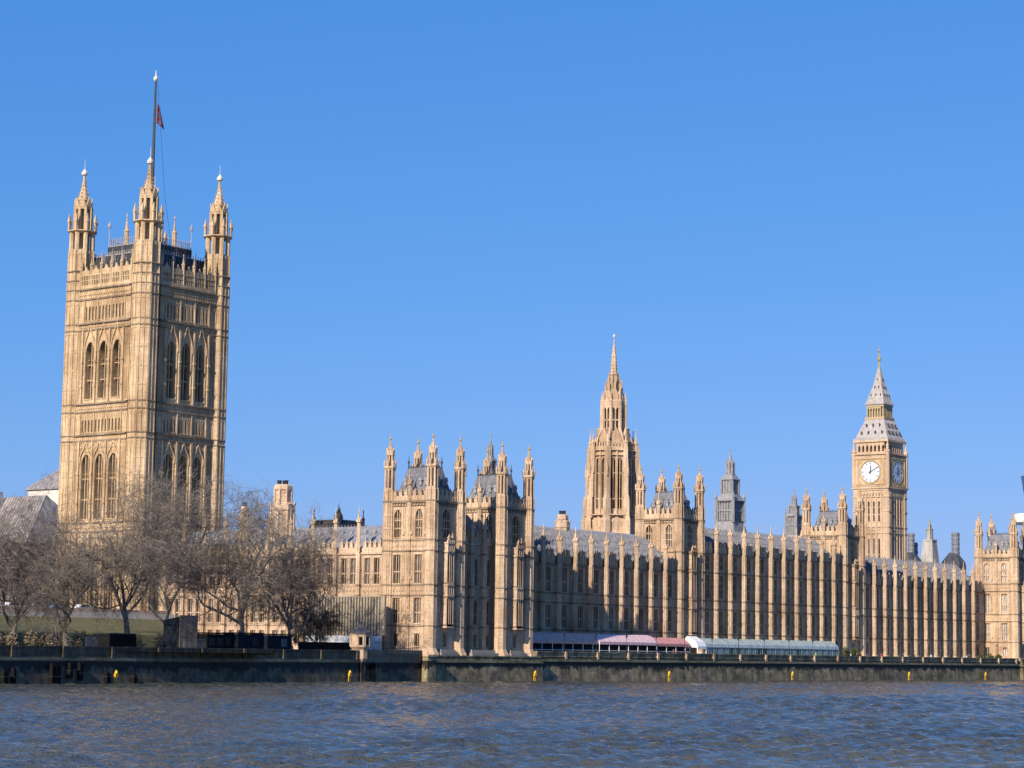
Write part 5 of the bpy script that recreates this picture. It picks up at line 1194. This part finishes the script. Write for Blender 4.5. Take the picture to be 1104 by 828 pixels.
# ------------------------------------------------------------------ garden at left
b = MB()
def bank_z(y): return 4.7+2.5*min(1, max(0, (y-4)/5))+3.1*min(1, max(0, (y-9)/23))**.9
ysn = [-22, -12, 0, 4, 5, 6, 7, 8, 9]+[9+23*i/10 for i in range(1, 11)]+[33.5]
xe = lambda y: 254+.92*max(y, 0)
for ya, yb in zip(ysn[:-1], ysn[1:]):
    for k in range(30):
        t0, t1 = k/30, (k+1)/30; X = lambda t, y: 60+(xe(y)-60)*t
        b.quadpts([(X(t0, ya), ya, bank_z(ya)), (X(t1, ya), ya, bank_z(ya)), (X(t1, yb), yb, bank_z(yb)), (X(t0, yb), yb, bank_z(yb))])
    b.quadpts([(xe(ya), ya, 4.4), (xe(yb), yb, 4.4), (xe(yb), yb, bank_z(yb)), (xe(ya), ya, bank_z(ya))])
tag(b.build('grass_bank', GRASS), kind='structure')
T = thing('garden_wall', 'low pale garden wall with pinkish brick base on top of the grass bank', 'wall', (180, 33, 10.8))
b = MB(); b.box(W0, 60, 284, 32.6, 33.2, 10.0, 11.35); b.build('coping', LIMEWALL, T)
b = MB(); b.box(W0, 60, 284, 33.3, 33.9, 10.0, 11.95); b.build('brick_course', BRICKPINK, T)
tag(sheet('street', 60, 286, 33.9, 60, 10.9, GROUND), kind='structure')
def car(label, x, y, z, m, i):
    T = thing('parked_car', label, 'car', (x, y, z), 'cars parked above the garden wall'); f = EAST(x, y)
    b = MB(); pr = [(-2.1, .35), (-2.1, .85), (-1.9, .95), (-1.2, 1.0), (-.6, 1.5), (.9, 1.52), (1.55, 1.02), (2.05, .95), (2.15, .7), (2.15, .35)]
    b.prism(f, pr, -.88, .88); b.build('body', m, T)
    q = MB(); q.prism(f, [(-1.02, 1.02), (-.55, 1.44), (.85, 1.46), (1.35, 1.02)], -.9, .9); q.build('window', GLASS, T)
    for wx in (-1.35, 1.35):
        for wy in (-.8, .8): t = MB(); ff = f; t.prism(F(*f.p(wx, wy, 0)[:2], f.a), [(.33*math.cos(2*math.pi*k/12), .33+.33*math.sin(2*math.pi*k/12)) for k in range(12)], -.1, .1); t.v = [(a, c, d+z) for a, c, d in t.v]; t.build('wheel', TYRE, T)
    for o in T.children:
        if o.name.startswith(('body', 'window')): o.data.transform(Matrix.Translation((0, 0, z)))
cols = [('white', 0), ('silver', 1), ('white', 0), ('blue', 2), ('white', 0), ('silver', 1), ('blue', 2), ('white', 0)]
for i, (nm, k) in enumerate(cols):
    place = ['leftmost of the row', 'second from left', 'behind the left tree trunks', 'between left trees', 'left of the big forked tree', 'right of the big forked tree', 'second from right', 'last before the great tower base'][i]
    car(f'{nm} parked car above the garden wall, {place}', 228+i*5.3, 36.4, 11.2, CARS[k], i)
leafy('flower_bed', 'reddish brown winter shrub bed in front of the grass bank', 'shrub bed', 204, 256, -4, 3, 4.7, 8.0, SHRUB, 17000, .17, 8)
# black crew van by the wall, screens and cabins
T = thing('dark_container', 'black boxy container behind the embankment wall between two trees', 'container', (231, -14, 4.6)); f = F(228.2, -15, AE)
b = MB(); b.box(f, -3.0, 3.0, 0, 2.4, 4.9, 7.2); 
for i in range(16): b.box(f, -2.9+i*.39, -2.75+i*.39, -.06, .02, 5.0, 7.1)
b.build('body', BLACK, T); b = MB(); b.box(f, -3.1, 3.1, -.1, 2.5, 7.2, 7.36); b.build('roof', IRON, T)
T = thing('site_screen', 'tall site enclosure with navy sheeting and brown plywood end', 'enclosure', (250, -6, 4.6))
f = F(246.0, -11.0, AE); b = MB(); b.prism(SOUTH(244.1, 0), [(6.9, 4.6), (10.45, 4.6), (10.45, 10.2), (6.9, 9.6)], 0, .3); b.build('navy_sheet', NAVY, T)
b = MB(); b.box(EAST(244.15, -10.6), 0, 3.8, 0, .2, 4.6, 10.4)
for i in range(4): b.box(EAST(244.15, -10.6), i*1.2, i*1.2+.06, -.03, .02, 4.6, 10.4)
b.build('plywood_end', PLY, T)
for i, (x, lab) in enumerate(((251.6, 'dark site cabin with glazed front beside the plywood end'), (258.5, 'dark navy site cabin with one window in the middle of the row'), (265.2, 'dark site cabin with open railing near the last garden tree'))):
    T = thing('site_cabin', lab, 'cabin', (x, -10, 4.6), 'site cabins behind the embankment wall'); f = F(x, -12, AE); b = MB(); b.box(f, -3.3, 3.3, 0, 3, 4.6, 7.55+.1*(i == 1)); b.box(f, -3.4, 3.4, -.2, 3.1, 7.6+.1*(i == 1), 7.8+.1*(i == 1)); 
    for k in range(7): b.box(f, -3.25+k, -3.18+k, -.04, .02, 4.7, 7.5)
    b.build('body', NAVY if i else BLACK, T)
    for u in ((-2.1, 0, 2.1) if i == 0 else (1.2,)): q = MB(); q.box(f, u-.8, u+.8, -.07, -.045, 5.7, 7.0); q.build('window', GLASS, T)
for i, (u, lab) in enumerate(((-64.5, 'grey mesh barrier panel on the garden edge between the container and the navy screen'), (-61.8, 'grey mesh barrier panel nearest the navy screen'), (-86.5, 'grey mesh barrier panel left of the black container'))):
    T = thing('mesh_barrier', lab, 'barrier', FE.p(u, 1.6, 4.7), 'mesh barrier panels behind the embankment wall'); b = MB()
    b.box(FE, u-1.2, u+1.2, 1.58, 1.63, 6.6, 6.66); b.box(FE, u-1.2, u+1.2, 1.58, 1.63, 4.9, 4.96)
    for k in range(13): b.box(FE, u-1.2+k*.2, u-1.17+k*.2, 1.59, 1.62, 4.7, 6.6)
    b.build('panel', VENTGREY, T); b = MB(); b.box(FE, u-1.3, u-1.0, 1.3, 1.9, 4.6, 4.75); b.box(FE, u+1.0, u+1.3, 1.3, 1.9, 4.6, 4.75); b.build('feet', BLACK, T)
T = thing('boundary_fence', 'long black boarded fence below the bare shrub near the kiosk', 'fence', (288, -9, 4.6)); f = F(279.5, -11, AE); b = MB()
for k in range(60): b.box(f, -10+k*.3, -9.74+k*.3, 0, .05, 4.6, 6.6)
b.box(f, -10, 8, .05, .12, 5.0, 5.15); b.box(f, -10, 8, .05, .12, 6.2, 6.35); b.build('boards', BLACK, T)
T = thing('site_hoarding', 'tall pale corrugated sheet enclosure beside the pavilion', 'hoarding', (303.5, 6, 4.6)); f = SOUTH(303.4, 0); b = MB(); y0, y1 = -1.3, 17.5; n = int((y1-y0)/.7)
for k in range(n):
    u = -y1+k*.7; b.box(f, u, u+.36, -.28, .12, 8.0, 15.0)
b.box(f, -y1, -y0, .13, .6, 8.0, 15.1); b.build('sheeting', CORR, T)
b = MB(); b.box(f, -y1, -y0-.4, -.3, .1, 4.6, 7.95)
for k in range(14): b.box(f, -y1+k*1.15, -y1+k*1.15+.08, -.36, -.28, 4.6, 7.6)
b.build('base_panel', FENCEWHITE, T)

# ------------------------------------------------------------------ bare trees
def grow_tree(H, spread, seed, rt, fork, lean=0., dense=1., droop=.0):
    """trunk and crown of one bare plane tree about the origin"""
    rnd = random.Random(seed); tr = MB(); cr = MB(); gs = rnd.gauss
    def branch(p, d, L, r, lv):
        seg = (6, 6, 5, 4, 3, 2)[lv]; pts = [p]; q = p.copy(); dd = d.copy()
        for i in range(seg):
            wob = (.07, .3, .28, .25, .25, .25)[lv]
            dd = (dd+Vector((gs(0, wob), gs(0, wob), gs(0, wob)+(.09 if lv < 3 else -.02-droop)))).normalized()
            nq = q+dd*(L/seg); r0 = r*(1-.55*i/seg); r1 = r*(1-.55*(i+1)/seg)
            (tr if lv <= 1 else cr).tube(q, nq, r0, r1, 7 if lv == 0 else (5 if lv <= 2 else 3)); q = nq; pts.append(q.copy())
        if lv >= 5: return
        if lv == 0:
            k = rnd.randint(5, 6)
            for j in range(k):
                a = 2*math.pi*(j*.618+rnd.uniform(-.1, .1)); tilt = (rnd.uniform(.15, .55) if j < 2 else rnd.uniform(.5, 1.0))*spread
                nd = Vector((math.cos(a)*math.sin(tilt), math.sin(a)*math.sin(tilt), math.cos(tilt))); branch(pts[-1] if j < 3 else pts[-1-(j-2)], nd, H*rnd.uniform(.40, .56), r*rnd.uniform(.34, .5), 1)
            return
        nk = {1: 8, 2: 7, 3: 6, 4: 5}[lv]; nk = max(2, int(nk*dense+rnd.random()))
        for j in range(nk):
            t = .1+.9*(j+rnd.random()*.8)/nk; t = min(t, 1.0); i = min(int(t*seg), seg-1); pp = pts[i].lerp(pts[i+1], t*seg-i)
            ax = Vector((gs(0, 1), gs(0, 1), gs(0, .7))).normalized(); ang = rnd.uniform(.45, 1.05)
            nd = (dd*math.cos(ang)+ax.cross(dd).normalized()*math.sin(ang)).normalized(); nd = (nd+Vector((0, 0, .13 if lv < 3 else -.05-droop))).normalized()
            branch(pp, nd, L*rnd.uniform(.42, .64)*(1.06 if lv < 3 else .95), max(.023, r*.43*(1-.4*t)), lv+1)
    branch(Vector((0, 0, 0)), Vector((lean, 0, 1)).normalized(), H*fork, rt, 0)
    tr.lathe(0, 0, [(rt*1.7, -.3), (rt*1.15, .5), (rt*.98, 1.2)], 9)
    return mesh_of(tr, 'trunk', BARK), cr
def plant_tree(label, x, y, tree, turn=0., k=1., crown=None):
    T = thing('bare_tree', label, 'tree', (x, y, 4.7), 'bare plane trees in the garden')
    for nm, me in (('trunk', tree[0]), ('crown', crown or tree[1])):
        o = inst(nm, me, T, (x, y, 4.7), turn); o.scale = (k, k, k)
def kind(m, *a, **kw):
    t = grow_tree(*a, **kw); zs = sorted(v[2] for v in t[1].v); return t[0], mesh_of(t[1], 'crown', m), zs[int(len(zs)*.982)]
TA = kind(TWIG, 30, .85, 11, .62, .22, dense=.97, droop=.05); TB = kind(TWIG, 26, .95, 23, .45, .2, dense=1.0, droop=.04); TC = kind(TWIG, 31.5, .78, 41, .55, .2, dense=1.0, droop=.04)
TE = kind(TWIG, 28, .9, 97, .5, .22, dense=.98, droop=.06); TD = kind(TWIG_DARK, 13.5, 1.0, 71, .3, .16, dense=1.05, droop=.08)
def plant(label, x, y, tree, turn, top): plant_tree(label, x, y, tree, turn, (top-4.7)/tree[2])
plant('big forked bare tree with thick trunk in front of the great tower', 237.5, -6, TA, 0, 29.8)
plant('dense bare tree near the left edge with grey brown crown', 219.5, 0, TB, 0, 25.5)
plant('slim bare tree second from the left edge before the flower bed', 226, -5, TE, 2.1, 23.5)
plant('tall bare tree before the shaded side of the great tower', 251.0, 0, TC, 0, 32.5)
plant('bare tree with sinuous trunk left of the thick chimney', 264.8, -4, TE, 0, 30)
plant('bare tree with low bushy crown near the corrugated enclosure', 278.5, -2, TB, 4.0, 26.5)
plant('small dark drooping bare shrub tree left of the stone kiosk', 286.5, -1, TD, 0, 13)
plant('bare tree partly cut by the left edge of the photo', 210, 2, TC, 1.2, 25.5)
